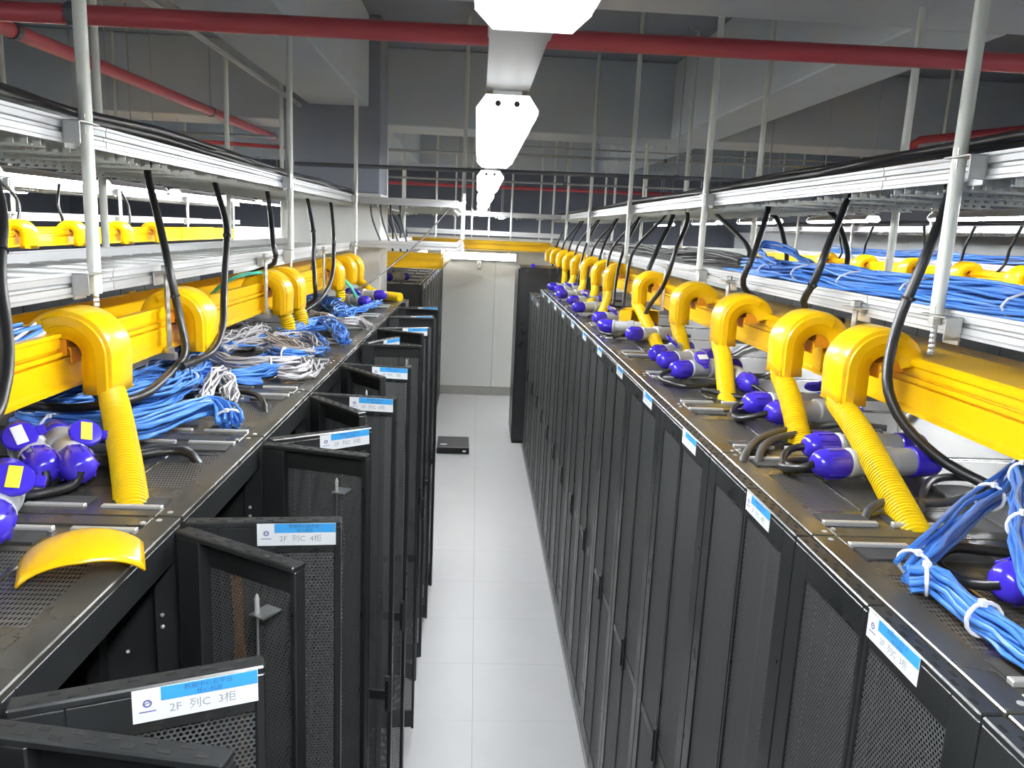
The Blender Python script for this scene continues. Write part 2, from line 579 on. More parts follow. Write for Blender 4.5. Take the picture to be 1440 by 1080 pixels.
def add_door(cabinet, world_hinge, rot, sx, label_no=None, rod=False, wd=0.297, ht=HC, text=True, tilt=0.0):
    """Parts are placed in cabinet space so that they stand at world_hinge."""
    M = door_meshes(sx, wd, ht)
    inv = cabinet_matrix(cabinet).inverted()
    mw = inv @ Matrix.Translation(world_hinge) @ Matrix.Rotation(rot, 4, 'Z')
    d = put('door', M['frame'], cabinet, mw=mw)
    put('perforated_sheet', M['mesh'], d)
    put('top_slots', M['slots'], d)
    if label_no is not None:
        put('handle', M['handle'], d)
        put('handle_lever', M['latch'], d)
        zt = ht - 0.006
        if sx < 0:      # viewed from -x: text runs towards -y
            L = Matrix(((0, 0, -1, -0.0312), (-1, 0, 0, wd - 0.008), (0, 1, 0, zt - LH), (0, 0, 0, 1)))
        else:
            L = Matrix(((0, 0, 1, 0.0312), (1, 0, 0, wd - 0.010 - LW), (0, 1, 0, zt - LH), (0, 0, 0, 1)))
        if tilt:
            L = L @ Matrix.Translation((LW / 2, LH / 2, 0)) @ Matrix.Rotation(tilt, 4, 'Z') @ Matrix.Translation((-LW / 2, -LH / 2, 0.0005))
        add_label(d, L, label_no, text)
    if rod:
        put('lock_rod', M['rod'], d)
        put('lock_pin', M['pin'], d)
        put('rod_bracket', M['bracket'], d)
    return d


def cabinet_matrix(o):
    return Matrix.Translation(o.location) @ Matrix.Rotation(o.rotation_euler.z, 4, 'Z')


# right row: 13 cabinets with closed split doors
RY0, RP = 0.2826, 0.6
RCABS = []
for j in range(13):
    y = RY0 + RP * j
    lab = '%s closed black server cabinet from the camera in the row right of the aisle' % ORD[j]
    t = make_cabinet(lab, (0.635, y + 0.001, 0), 0.0, 0.598, HC, 'closed cabinets right of the aisle')
    RCABS.append(t)
    add_door(t, (0.632, y + 0.002, 0), 0.0, -1, label_no=str(j + 2), text=j < 9)
    add_door(t, (0.632, y + 0.598, 0), PI, 1)
# two lower, wider cabinets behind them
for j in range(2):
    y = 8.09 + 0.79 * j
    t = make_cabinet('%s of two lower black cabinets past the far end of the right-hand row' % ('nearer', 'farther')[j], (0.635, y, 0), 0.0, 0.78, 2.017,
                     'lower cabinets at the end of the right row', detail=False)
    add_door(t, (0.632, y + 0.002, 0), 0.0, -1, label_no='1%d' % (j + 5), wd=0.387, ht=2.017, text=False)
    add_door(t, (0.632, y + 0.778, 0), PI, 1, wd=0.387, ht=2.017)
# tall black unit standing forward at the end
t = thing('tall_cabinet', 'tall plain black cabinet standing forward of the right row by the end wall', 'cabinet', (0.49, 10.0, 0))
put('carcass', MB().box(0.0, 1.15, 0, 0.8, 0.03, 2.3, 0.006).mesh('carcass', 'black_paint'), t)
put('plinth', MB().box(-0.012, 1.13, -0.01, 0.78, 0, 0.03, 0.003).mesh('plinth', 'slot_dark'), t)
put('door', MB().box(-0.022, 0.0, 0.02, 0.78, 0.06, 2.28, 0.004).mesh('door', 'black_paint'), t)
put('socket', MB().box(0.14, 0.19, 0.05, 0.1, 2.3, 2.345, 0.006).mesh('socket', 'plug_blue'), t)

# left row: 10 cabinets, doors swung open into the aisle
LY0, LP = 0.885, 0.607
LSEAM = [LY0 + LP * k for k in range(-1, 10)]
LCABS = []
for j in range(10):
    y0, y1 = LSEAM[j], LSEAM[j + 1]
    t = make_cabinet('%s black server cabinet from the camera in the open-doored row left of the aisle' % ORD[j], (-0.632, y1 - 0.002, 0), PI, LP - 0.004, HC,
                     'open cabinets left of the aisle')
    LCABS.append(t)
# (seam index, labelled-door end, plain-door end, number, tilt)
OPEN = [(1, (-.322, .972), (-.320, .804), '3', 0.0), (2, (-.317, 1.494), (-.356, 1.304), '4', 0.0), (3, (-.362, 2.243), (-.320, 1.98), '5', 0.02),
        (4, (-.302, 2.640), (-.408, 2.436), '6', 0.0), (5, (-.313, 3.238), (-.421, 3.045), '7', 0.0), (6, (-.470, 4.187), (-.318, 3.969 - .06), '8', 0.0),
        (7, (-.325, 4.616), (-.343, 4.348), '9', 0.0), (8, (-.312, 5.25), (-.317, 5.15), '10', 0.0), (9, (-.314, 5.83), (-.33, 5.66), '11', 0.0)]
HX = -0.620
for si, le, pe, no, tilt in OPEN:
    ys = LSEAM[si] - 0.03
    hl = (HX, ys + 0.034, 0)
    hn = (HX, ys - 0.034, 0)
    # aim the leaf so that its end reaches the given point direction
    al = math.atan2(le[1] - ys, le[0] - HX) - PI / 2
    an = math.atan2(pe[1] - ys, pe[0] - HX) - PI / 2
    if al > an - 0.02 and False:
        pass
    add_door(LCABS[si], hl, al, 1, label_no=no, text=True, tilt=tilt)
    add_door(LCABS[si - 1], hn, an, -1, rod=True)
add_door(LCABS[9], (-0.629, LSEAM[10] - 0.003, 0), PI, -1)
ys = LSEAM[0]
add_door(LCABS[0], (HX, ys + 0.034, 0), -PI / 2 - 0.05, 1, label_no='2')
# bolts on the inside walls of the near open cabinets
bolt_me = MB().lathe([(0.0045, 0), (0.0045, 0.002), (0.003, 0.004), (0.001, 0.0045)], (0, 0, 0), (0, -1, 0), 8).mesh('bolt', 'brush_metal', 50)
for j in (0, 1, 2, 3, 4):
    for dx, dz in ((0.03, -0.19), (0.03, -0.215), (0.10, -0.27), (0.17, -0.26), (0.06, -0.36)):
        o = put('bolt', bolt_me, LCABS[j], (dx, 0.0365, HC + dz))
        o.rotation_euler = (0, 0, PI)
# far group on the left with closed doors
for j in range(8):
    y0 = 8.0 + 0.6 * j
    t = make_cabinet('%s closed cabinet beyond the column in the row left of the aisle' % ORD[j], (-0.632, y0 + 0.599, 0), PI, 0.598, HC,
                     'closed cabinets beyond the column')
    add_door(t, (-0.629, y0 + 0.002, 0), 0.0, 1, label_no=str(j + 13), text=False)
    add_door(t, (-0.629, y0 + 0.597, 0), PI, -1)
# neighbouring rows, seen only under the trays
plain_b = MB()
plain_b.box(0, 1.1, 0.002, 0.598, 0.0, HC, 0.006)
plain_me = plain_b.mesh('carcass', 'black_paint')
plain_d = MB().box(-0.03, 0, 0.004, 0.596, 0.05, HC - 0.01, 0.004).mesh('door', 'black_paint')
for side, x0, yy in (('right', 4.15, 4.2), ('left', -3.8, 2.4)):
    for j in range(14):
        y = yy + 0.6 * j
        t = thing('server_cabinet', '%s dark cabinet from the camera in the next row beyond the %s-hand trays' % (ORD[j], side), 'server cabinet',
                  (x0, y if side == 'right' else y + 0.6, 0), 0 if side == 'right' else PI, 'cabinets of the next row on the %s' % side)
        put('carcass', plain_me, t)
        put('door', plain_d, t)

# ------------------------------------------------------------------ ladder trays
RAIL = [(0, 0), (0.012, 0), (0.012, 0.004), (0.03, 0.004), (0.03, 0.058), (0.012, 0.058), (0.012, 0.062), (0, 0.062), (0, 0.054), (0.002, 0.052), (0.002, 0.038), (0, 0.036), (0.009, 0.035), (0.009, 0.027), (0, 0.026), (0.002, 0.024), (0.002, 0.010), (0, 0.008)]


def rail_mesh(length, flip, alongx=False):
    key = ('rail', round(length, 3), flip, alongx)
    if key not in _cab:
        b = MB().prism([(-x if flip else x, z) for x, z in RAIL], 0.002, length - 0.002)
        if alongx:
            b.v = [(y, x, z) for x, y, z in b.v]
        _cab[key] = b.mesh('rail', 'aluminium')
    return _cab[key]


def rung_mesh(length, kind, alongx=False):
    key = ('rung', round(length, 3), kind, alongx)
    if key not in _cab:
        b = MB()
        if kind == 'slotted':
            w2 = 0.03                                  # channel with comb-cut sides, open downwards
            b.box(0, length, -w2, w2, 0.028, 0.031)
            for yy in (-w2, w2 - 0.003):
                b.box(0, length, yy, yy + 0.003, 0.008, 0.028)
                x = 0.008
                while x < length - 0.02:
                    b.box(x, x + 0.016, yy, yy + 0.003, -0.020, 0.008)
                    x += 0.032
                b.box(0, length, yy, yy + 0.003, -0.025, -0.020)
            mt = 'rung_pale'
        else:
            w2 = 0.07
            b.box(0, length, -w2, w2, 0.014, 0.018)
            b.box(0, length, -w2, -w2 + 0.003, 0.0, 0.014)
            b.box(0, length, w2 - 0.003, w2, 0.0, 0.014)
            x = 0.03
            mt = 'tray_white'
        if alongx:
            b.v = [(y, x, z) for x, y, z in b.v]
        _cab[key] = b.mesh('rung', mt)
    return _cab[key]


def tray(label, xa, xb, y0, y1, z, kind, group, seg=2.0, pitch=0.3, rungs=True):
    t = thing('cable_tray', label, 'cable tray', (xa, y0, z), 0, group)
    wd = abs(xb - xa)
    s = 1 if xb > xa else -1
    y = 0.0
    while y < y1 - y0 - 0.05:
        L = min(seg, y1 - y0 - y)
        put('rail', rail_mesh(L, s < 0), t, (0, y, 0))
        put('rail', rail_mesh(L, s > 0), t, (s * wd, y, 0))
        y += seg
    if rungs:
        y = 0.12
        rm = rung_mesh(wd - 0.03, kind)
        while y < y1 - y0 - 0.05:
            put('rung', rm, t, (min(0, s * wd) + 0.015, y, 0.006))
            y += pitch
    return t


def cross_tray(label, x0, x1, ya, yb, z, kind, group, pitch=0.3):
    t = thing('cable_tray', label, 'cable tray', (x0, ya, z), 0, group)
    L = x1 - x0
    put('rail', rail_mesh(L, False, True), t)
    put('rail', rail_mesh(L, True, True), t, (0, yb - ya, 0))
    x = 0.12
    rm = rung_mesh(yb - ya - 0.03, kind, True)
    while x < L - 0.05:
        put('rung', rm, t, (x, 0.015, 0.006))
        x += pitch
    return t


ZLO, ZUP = 2.545, 2.922
TG = 'aluminium ladder trays over the rows'
tray('upper aluminium ladder tray carrying black cables, above the left row', -1.1, -1.74, 0.3, 7.12, ZUP, 'slotted', TG, pitch=0.26)
tray('lower aluminium ladder tray directly above the yellow duct of the left row', -1.1, -1.74, 0.3, 7.12, ZLO - 0.005, 'flat', TG, pitch=0.22)
tray('upper aluminium ladder tray carrying black cables, above the right row', 1.1, 1.74, 0.3, 12.6, ZUP, 'slotted', TG, pitch=0.26)
tray('lower aluminium ladder tray with blue cables above the right row', 1.1, 1.74, 0.3, 12.6, ZLO + 0.008, 'flat', TG, pitch=0.22)
tray('upper tray of the next row seen through the left-hand trays', -3.75, -4.35, 2.6, 12.6, ZUP, 'slotted', TG, pitch=0.3)
tray('lower tray of the next row seen through the left-hand trays', -3.75, -4.35, 2.6, 12.6, 2.655, 'flat', TG, pitch=0.3)
tray('upper tray of the next row seen through the right-hand trays', 4.3, 4.9, 3.6, 12.6, ZUP - 0.01, 'slotted', TG, pitch=0.3)
tray('lower tray of the next row seen through the right-hand trays', 4.3, 4.9, 3.6, 12.6, ZLO + 0.045, 'flat', TG, pitch=0.3)
cross_tray('short upper cross tray reaching from the left row into the aisle', -1.085, -0.24, 6.93, 7.14, ZUP, 'slotted', TG)
cross_tray('short lower cross tray reaching from the left row into the aisle', -1.085, -0.24, 6.93, 7.14, ZLO + 0.01, 'flat', TG)
tray('upper detour tray passing the column on its aisle side', -0.24, -0.90, 7.16, 9.9, ZUP, 'slotted', TG, pitch=0.26)
tray('lower detour tray passing the column on its aisle side', -0.24, -0.90, 7.16, 9.9, ZLO + 0.01, 'flat', TG, pitch=0.26)
tray('upper tray over the far left cabinets behind the column', -1.1, -1.74, 7.85, 12.6, ZUP, 'slotted', TG, pitch=0.3)
tray('lower tray over the far left cabinets behind the column', -1.1, -1.74, 7.85, 12.6, ZLO, 'flat', TG, pitch=0.3)
cross_tray('far upper cross tray spanning the aisle before the end wall', -1.1, 1.1, 11.2, 11.8, 2.93, 'slotted', TG)
cross_tray('far lower cross tray spanning the aisle before the end wall', -1.1, 1.1, 11.2, 11.8, 2.665, 'flat', TG)

# ------------------------------------------------------------------ hanger poles
nut_me = MB().lathe([(0.017, 0), (0.017, 0.018), (0.012, 0.02)], (0, 0, 0), (0, 0, 1), 6).mesh('nut', 'zinc')
_bk = {}


def bracket_mesh(s):
    if s not in _bk:
        b = MB()                                 # angle bracket: plate on the rail plus shelf round the rod
        b.box(-0.022, 0.022, -0.075, 0.03, 0.052, 0.057, 0.001)
        b.box(s * 0.018, s * 0.024, -0.075, -0.012, -0.012, 0.055, 0.001)
        b.box(-0.02, 0.02, -0.077, -0.072, 0.0, 0.055, 0.001)
        _bk[s] = b.mesh('bracket', 'zinc')
    return _bk[s]


def pole(label, x, y, zbot, s, levels, group, r=0.0165, tip=0.09, zt=ZC):
    t = thing('hanger_pole', label, 'hanger pole', (x, y, zbot), 0, group)
    b = MB()
    b.tube([(0, 0, tip), (0, 0, zt - zbot)], r, 12)
    put('sleeve', b.mesh('sleeve', 'pole_white', 40), t)
    b = MB()
    n = 14
    pts = [(0, 0, tip * k / n) for k in range(n + 1)]
    b.tube(pts, [0.0075 + 0.001 * (k % 2) for k in range(n + 1)], 8)
    put('threaded_rod', b.mesh('threaded_rod', 'zinc'), t)
    for z in levels:
        put('bracket', bracket_mesh(s), t, (0, 0, z - zbot))
        put('nut', nut_me, t, (0, 0, z - zbot + 0.03))
        put('nut', nut_me, t, (0, 0, z - zbot + 0.058))
    return t


PG = 'white hanger poles of the trays'
for i, y in enumerate((2.14, 4.37, 6.68, 8.9, 11.1)):
    pole('%s white hanger pole from the camera, aisle side of the left trays' % ORD[i], -1.078, y, 2.455, -1, (ZLO, ZUP), PG)
for i, y in enumerate((1.9, 4.03, 6.06, 8.2, 10.3, 12.2)):
    pole('%s white hanger pole from the camera, aisle side of the right trays' % ORD[i], 1.078, y, 2.50, 1, (ZLO, ZUP), PG)
for i, y in enumerate((3.72, 5.55, 7.05, 9.6)):
    pole('%s thin white pole behind the left trays counted from the camera' % ORD[i], -1.765, y, 2.5, 1, (ZLO, ZUP), PG)
for i, y in enumerate((3.45, 5.25, 7.1, 8.9, 10.8)):
    pole('%s thin white pole behind the right trays counted from the camera' % ORD[i], 1.765, y, 2.5, -1, (ZLO, ZUP), PG)
for i in range(5):
    pole('%s white pole of the next row, seen through the left trays' % ORD[i], -3.73, 4.6 + 1.9 * i, 2.55, -1, (2.655, ZUP), PG)
    pole('%s white pole of the next row, seen through the right trays' % ORD[i], 4.28, 5.9 + 1.6 * i, 2.5, 1, (ZLO, ZUP), PG)
pole('white pole at the free end of the short cross trays beside the lights', -0.20, 7.05, 2.57, -1, (ZLO, ZUP), PG, r=0.018)
for i, (x, y) in enumerate(((-0.65, 11.2), (-0.15, 11.2), (0.4, 11.2), (-0.4, 11.85), (0.1, 11.85), (0.85, 11.85))):
    pole('%s thin pole from the left holding the far cross trays' % ORD[i], x, y, 2.60, -1, (), PG, r=0.014)
for i, x in enumerate((-2.05, -1.5, -1.02, 1.45, 2.0, 2.6, 3.1, 3.7)):
    pole('%s slim grey drop rod from the left in the far ceiling space' % ORD[i], x, 9.6 + 0.3 * (i % 3), 2.95 + 0.0 * i, -1, (), PG, r=0.012)

# ------------------------------------------------------------------ cables along the trays


def bundle(name, label, path, n, spread, r, color, seed, ties=(), wob=0.01, group=None, flat=1.0, cat='cable bundle', fray=0.0, sides=6, step=0.05, tie_scale=0.92):
    rnd = random.Random(seed)
    base = smooth_path(path, step)
    N = len(base)
    t = thing(name, label, cat, base[0], 0, group)
    o = Vector(base[0])
    cols = color if isinstance(color, (list, tuple)) else [color]
    for ci, cc in enumerate(cols):
        b = MB()
        for k in range(ci, n, len(cols)):
            a = rnd.uniform(0, 2 * PI)
            q = spread * math.sqrt(rnd.random())
            ph = [rnd.uniform(0, 6.28) for _ in range(4)]
            fq = [rnd.uniform(2, 5) for _ in range(2)]
            pts = []
            for i, p in enumerate(base):
                tt = i / (N - 1)
                tan = (base[min(i + 1, N - 1)] - base[max(i - 1, 0)]).normalized()
                side = tan.cross(Vector((0, 0, 1)))
                if side.length < 1e-4:
                    side = Vector((1, 0, 0))
                side.normalize()
                up = side.cross(tan)
                g = 1.0 + fray * max(0, (tt - 0.75) * 4)
                u = q * math.cos(a) * g + wob * math.sin(fq[0] * tt * 6.28 + ph[0])
                w_ = (q * math.sin(a) * g) * flat + wob * 0.6 * math.sin(fq[1] * tt * 6.28 + ph[1])
                pts.append(p + side * u + up * w_ - o)
            b.tube(pts, r, sides)
        put('cables', b.mesh('cables', cc, 60), t)
    for tt in ties:
        i = max(1, min(N - 2, int(tt * (N - 1))))
        tan = (base[i + 1] - base[i - 1]).normalized()
        side = tan.cross(Vector((0, 0, 1))).normalized()
        up = side.cross(tan)
        b = MB()
        rr = spread * tie_scale + r + 0.002
        ring = [base[i] - o + side * (rr * math.cos(w_)) + up * (rr * max(flat, 0.35) * math.sin(w_)) for w_ in [2 * PI * k / 14 for k in range(15)]]
        b.tube(ring, 0.0035, 5)
        b.box(*(sum(([c - 0.005, c + 0.005] for c in ring[3]), [])))
        put('cable_tie', b.mesh('cable_tie', 'tie_white', 50), t)
    return t


def wavy(x, y0, y1, z, dx=0.02, seed=0, n=12):
    rnd = random.Random(seed)
    return [(x + rnd.uniform(-dx, dx), y0 + (y1 - y0) * k / n, z + rnd.uniform(-0.004, 0.006)) for k in range(n + 1)]


bundle('cable_bundle', 'thick black power cables lying along the upper left tray', wavy(-1.26, 0.4, 7.05, 3.012, 0.02, 1, 14), 14, 0.10, 0.013, 'cable_black', 11, wob=0.012, flat=0.35, step=0.3)
bundle('cable_bundle', 'thick black power cables lying along the upper right tray', wavy(1.26, 0.4, 12.4, 3.012, 0.02, 2, 24), 14, 0.10, 0.013, 'cable_black', 12, wob=0.012, flat=0.35, step=0.3)
bundle('cable_bundle', 'blue network cables heaped along the lower right tray near the camera', wavy(1.30, 0.5, 3.5, 2.634, 0.02, 3, 10) + [(1.24, 3.75, 2.63)], 46, 0.14, 0.0055, 'cable_blue', 13, ties=(0.28, 0.42, 0.55, 0.68, 0.8, 0.92), wob=0.014, flat=0.30, step=0.08, tie_scale=0.8)
bundle('cable_bundle', 'loose blue cable loop at the end of the heap on the right tray', [(1.2, 3.3, 2.66), (1.22, 3.6, 2.7), (1.3, 3.75, 2.74), (1.4, 3.6, 2.7), (1.35, 3.3, 2.65), (1.25, 3.15, 2.64)], 5, 0.02, 0.0055, 'cable_blue', 14, wob=0.012, step=0.05)
bundle('cable_bundle', 'blue network cables along the far tray of the next row at right', wavy(4.5, 3.7, 10.0, 2.68, 0.04, 4, 16), 26, 0.15, 0.007, 'cable_blue', 15, wob=0.02, flat=0.35, step=0.2)
bundle('cable_bundle', 'tangle of thin dark cables on the far part of the lower right tray', wavy(1.4, 4.2, 9.5, 2.645, 0.05, 5, 16), 16, 0.12, 0.007, 'cable_darkgrey', 16, wob=0.025, flat=0.3, step=0.15)
bundle('cable_bundle', 'dark cables lying on the upper tray of the next row at left', wavy(-4.0, 2.8, 12.2, 2.99, 0.03, 6, 14), 8, 0.1, 0.013, 'cable_black', 17, flat=0.3, step=0.4)
bundle('cable_bundle', 'dark cables lying on the upper tray of the next row at right', wavy(4.55, 3.8, 12.2, 3.005, 0.03, 7, 14), 8, 0.1, 0.013, 'cable_black', 18, flat=0.3, step=0.4)

# ------------------------------------------------------------------ yellow fibre ducts
DZ = 2.317


def duct_mesh(L, W=0.29, H=0.14, lid=False):
    key = ('duct', round(L, 3), lid, W)
    if key in _cab:
        return _cab[key]
    t = 0.005
    b = MB()
    # open trough, local +x = aisle side, origin at front bottom
    b.prism([(0, -0.002), (0.014, -0.002), (0.014, 0.008), (0, 0.014), (0, 0.072), (-0.010, 0.073), (-0.010, 0.079), (0.004, 0.080), (0.004, 0.092), (-0.010, 0.093), (-0.010, 0.099), (0, 0.100), (0, H - 0.012), (0.006, H - 0.010), (0.006, H),
             (-0.016, H), (-0.016, t), (-W + t, t), (-W + t, H - 0.008), (-W + 0.012, H - 0.006), (-W + 0.012, H), (-W, H), (-W, 0)], 0, L)
    me = b.mesh('trough_section', 'yellow', 30)
    _cab[key] = me
    return me


lid_me = MB().prism([(0.010, -0.016), (0.012, 0.0), (0.004, 0.006), (-0.08, 0.010), (-0.21, 0.010), (-0.294, 0.006), (-0.302, 0.0), (-0.300, -0.016), (-0.296, -0.002), (-0.21, 0.004), (-0.08, 0.004), (0.004, -0.002)], 0.01, 1.99).mesh('duct_lid', 'yellow', 30)
coll_me = MB().prism([(0.013, -0.004), (0.013, 0.143), (0.0, 0.146), (0.0, 0.004), (-0.29, 0.004), (-0.29, 0.146), (-0.303, 0.143), (-0.303, -0.004)], -0.03, 0.03).mesh('joint_collar', 'yellow')


def duct(label, x, rotz, y0, n, z=DZ, lid=False, cat='cable duct'):
    t = thing('fibre_duct', label, cat, (x, y0, z), rotz, 'yellow fibre ducts')
    for k in range(n):
        yy = 2.0 * k if abs(rotz) < 0.1 else -2.0 * (k + 1)
        put('trough_section', duct_mesh(2.0), t, (0, yy, 0))
        if lid:
            put('duct_lid', lid_me, t, (0, yy, 0.140))
        if k:
            put('joint_collar', coll_me, t, (0, yy if abs(rotz) < 0.1 else yy + 2.0, 0))
    return t


duct('long yellow open fibre duct running above the left row of cabinets', -1.1, 0.0, 1.1, 3)
duct('long yellow lidded fibre duct running above the right row of cabinets', 1.12, PI, 0.6, 6, DZ + 0.008, True)
duct('distant yellow duct of the next row seen through the left-hand trays', -3.55, 0.0, 3.6, 4, 2.465)
duct('distant yellow duct of the next row seen through the right-hand trays', 3.95, PI, 3.6, 4, 2.465)
t = thing('fibre_duct', 'yellow cross duct spanning the end of the aisle under the far trays', 'cable duct', (-1.5, 12.3, 2.44), -PI / 2, 'yellow fibre ducts')
put('trough_section', duct_mesh(2.9), t, (0, 0, 0))
t = thing('fibre_duct', 'yellow cross duct reaching into the aisle just behind the column', 'cable duct', (-1.39, 7.86, DZ + 0.03), -PI / 2, 'yellow fibre ducts')
put('trough_section', duct_mesh(0.98), t, (0, 0, 0))
put('duct_lid', MB().prism([(0.008, 0), (0.008, 0.006), (-0.298, 0.006), (-0.298, 0)], 0.32, 0.98).mesh('duct_lid', 'yellow'), t, (0, 0, 0.14))
t = thing('fibre_duct', 'yellow duct running on from the cross duct behind the column', 'cable duct', (-0.41, 8.17, DZ + 0.03), 0.0, 'yellow fibre ducts')
put('trough_section', duct_mesh(2.0), t, (0, 0, 0))

# outlet: arched saddle that hooks over the duct's front lip and turns down into a hose
OW, OR_, OI, ODROP = 0.132, 0.117, 0.043, 0.098


def outlet_shell():
    b = MB()
    w2 = OW / 2
    sec = [(-w2, OI), (-w2, OR_ - 0.014), (-w2 + 0.005, OR_ - 0.004), (-w2 + 0.016, OR_), (w2 - 0.016, OR_), (w2 - 0.005, OR_ - 0.004), (w2, OR_ - 0.014), (w2, OI)]
    fr = []
    for k in range(19):
        a = math.radians(168 - 168 * k / 18)
        fr.append((Vector((0, 0, 0)), Vector((math.cos(a), 0, math.sin(a)))))
    for k in range(1, 4):
        fr.append((Vector((-0.004 * k / 3, 0, -ODROP * k / 3)), Vector((1, 0, 0))))
    n = len(sec)
    vs = []
    for o, d in fr:
        for y, q in sec:
            vs.append(o + d * q + Vector((0, y, 0)))
    fs = []
    for i in range(len(fr) - 1):
        for k in range(n - 1):
            fs.append((i * n + k, (i + 1) * n + k, (i + 1) * n + k + 1, i * n + k + 1))
    b.add(vs, fs)
    return b.mesh('outlet_shell', 'yellow', 28)


def outlet_rim(s):
    b = MB()
    w2 = OW / 2 + 0.004
    if True:
        vs = []
        A = []
        for k in range(15):
            a = math.radians(120 - 120 * k / 14)
            A.append((math.cos(a), math.sin(a), 0))
        for k in range(1, 3):
            A.append((1, 0, -ODROP * 0.98 * k / 2))
        for cx, cz, dz in A:
            for r_, y in ((OR_ - 0.042, w2 - 0.005), (OR_ - 0.040, w2), (OR_ - 0.017, w2), (OR_ - 0.015, w2 - 0.0015), (OR_ - 0.013, w2 - 0.005)):
                vs.append((cx * r_, s * y, cz * r_ + dz))
        n = 5
        fs = [(i * n + k, i * n + k + 1, (i + 1) * n + k + 1, (i + 1) * n + k) for i in range(len(A) - 1) for k in range(n - 1)]
        b.add(vs, fs)
    return b.mesh('outlet_rim', 'yellow', 28)


def outlet_base():
    b = MB()
    w2 = OW / 2
    b.box(OI - 0.004, OR_ - 0.005, -w2 + 0.003, w2 - 0.003, -ODROP, -ODROP + 0.006, 0.002)
    b.box(OI - 0.004, OI, -w2 + 0.003, w2 - 0.003, -ODROP, 0.0)
    return b.mesh('outlet_base', 'yellow')


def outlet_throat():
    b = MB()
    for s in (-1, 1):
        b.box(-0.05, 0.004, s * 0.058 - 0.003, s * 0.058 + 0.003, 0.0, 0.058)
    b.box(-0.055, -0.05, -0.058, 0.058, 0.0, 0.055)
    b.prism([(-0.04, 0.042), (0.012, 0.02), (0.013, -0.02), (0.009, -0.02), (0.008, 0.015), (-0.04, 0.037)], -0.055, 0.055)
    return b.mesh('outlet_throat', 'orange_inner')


os_me, or_me, or2_me, ob_me, ot_me = outlet_shell(), outlet_rim(-1), outlet_rim(1), outlet_base(), outlet_throat()


def hose_mesh(path, r, pitch=0.008, n=12):
    raw = smooth_path(path, 0.004)
    cum = [0.0]
    for p, q in zip(raw, raw[1:]):
        cum.append(cum[-1] + (q - p).length)
    n_r = int(cum[-1] / (pitch / 4))
    base, i = [], 0
    for k in range(n_r + 1):                      # even spacing along the hose: two ridge rings, then two groove rings
        d = cum[-1] * k / n_r
        while i < len(cum) - 2 and cum[i + 1] < d:
            i += 1
        f = (d - cum[i]) / max(1e-9, cum[i + 1] - cum[i])
        base.append(raw[i].lerp(raw[i + 1], min(1, max(0, f))))
    rad = [r + (0.003, 0.003, -0.0035, -0.0035)[k % 4] for k in range(len(base))]
    return base, rad


def outlet(label, side, y, path=None, far=False, z=DZ + 0.088, tilt=0.0):
    sx = 1 if side == 'L' else -1
    x = -1.09 if side == 'L' else 1.04
    if z == DZ + 0.088:
        z = DZ + (0.083 if side == 'L' else 0.112)
    t = thing('duct_outlet', label, 'duct outlet', (x, y, z), 0 if side == 'L' else PI, 'yellow arched outlets on the ducts')
    sh = put('outlet_shell', os_me, t)
    md = sh.modifiers.new('thickness', 'SOLIDIFY')
    md.thickness = 0.004
    put('outlet_rim', or_me, t)
    put('outlet_rim', or2_me, t)
    put('outlet_base', ob_me, t)
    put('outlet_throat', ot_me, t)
    if path:
        mi = cabinet_matrix(t).inverted()
        start = Vector((x + sx * 0.083, y, z - ODROP + 0.006))
        pts = [start, start + Vector((0, -0.004, -0.012))] + [Vector(p) for p in path]
        pts.append(pts[-1] + (pts[-1] - pts[-2]).normalized() * 0.05)
        pts[-1].z = min(pts[-1].z, HC - 0.03) if side == 'R' or y < 6 else pts[-1].z
        pts = [mi @ p for p in pts]
        base, rad = hose_mesh(pts, 0.032, 0.016 if far else 0.0105)
        put('hose', MB().tube(base, rad, 10 if far else 14).mesh('hose', 'yellow_hose', 30), t)
    return t


outlet('nearest yellow arched outlet on the left duct, hose bending down to the cabinet roof', 'L', 2.05, [(-0.93, 1.90, 2.27), (-0.84, 1.73, 2.21), (-0.775, 1.60, 2.165)])
outlet('yellow arched outlet without a hose on the left duct', 'L', 2.76)
outlet('yellow outlet of the left duct with teal cable tucked in, straight hose', 'L', 3.92, [(-0.99, 3.92, 2.25), (-1.0, 3.93, 2.16)])
outlet('yellow outlet touching the one with teal cable on the left duct', 'L', 4.22, [(-0.985, 4.2, 2.25), (-0.985, 4.16, 2.16)])
outlet('yellow outlet of the left duct over the teal hanging cable', 'L', 5.5, [(-1.0, 5.5, 2.25), (-1.05, 5.52, 2.16)])
outlet('yellow outlet of the left duct beyond the teal hanging cable, no hose', 'L', 6.05)
outlet('farthest yellow outlet of the left row, hose curling forward onto the roof edge', 'L', 6.42, [(-0.98, 6.40, 2.28), (-0.90, 6.33, 2.225), (-0.79, 6.22, 2.21), (-0.68, 6.12, 2.21)])
RO = [(2.10, [(0.945, 1.95, 2.285), (0.92, 1.75, 2.22), (0.893, 1.57, 2.165)]), (2.53, [(0.95, 2.43, 2.28), (0.935, 2.32, 2.22), (0.918, 2.22, 2.165)]),
      (3.20, [(0.94, 3.08, 2.28), (0.91, 2.94, 2.215), (0.889, 2.834, 2.165)]), (3.92, [(0.957, 3.84, 2.28), (0.957, 3.75, 2.215), (0.956, 3.68, 2.165)]),
      (4.92, [(0.955, 4.7, 2.28), (0.948, 4.4, 2.21), (0.94, 4.22, 2.165)])]
for i, (y, pa) in enumerate(RO):
    outlet('%s yellow outlet from the camera on the right duct, hose down to the roof' % ORD[i], 'R', y, pa)
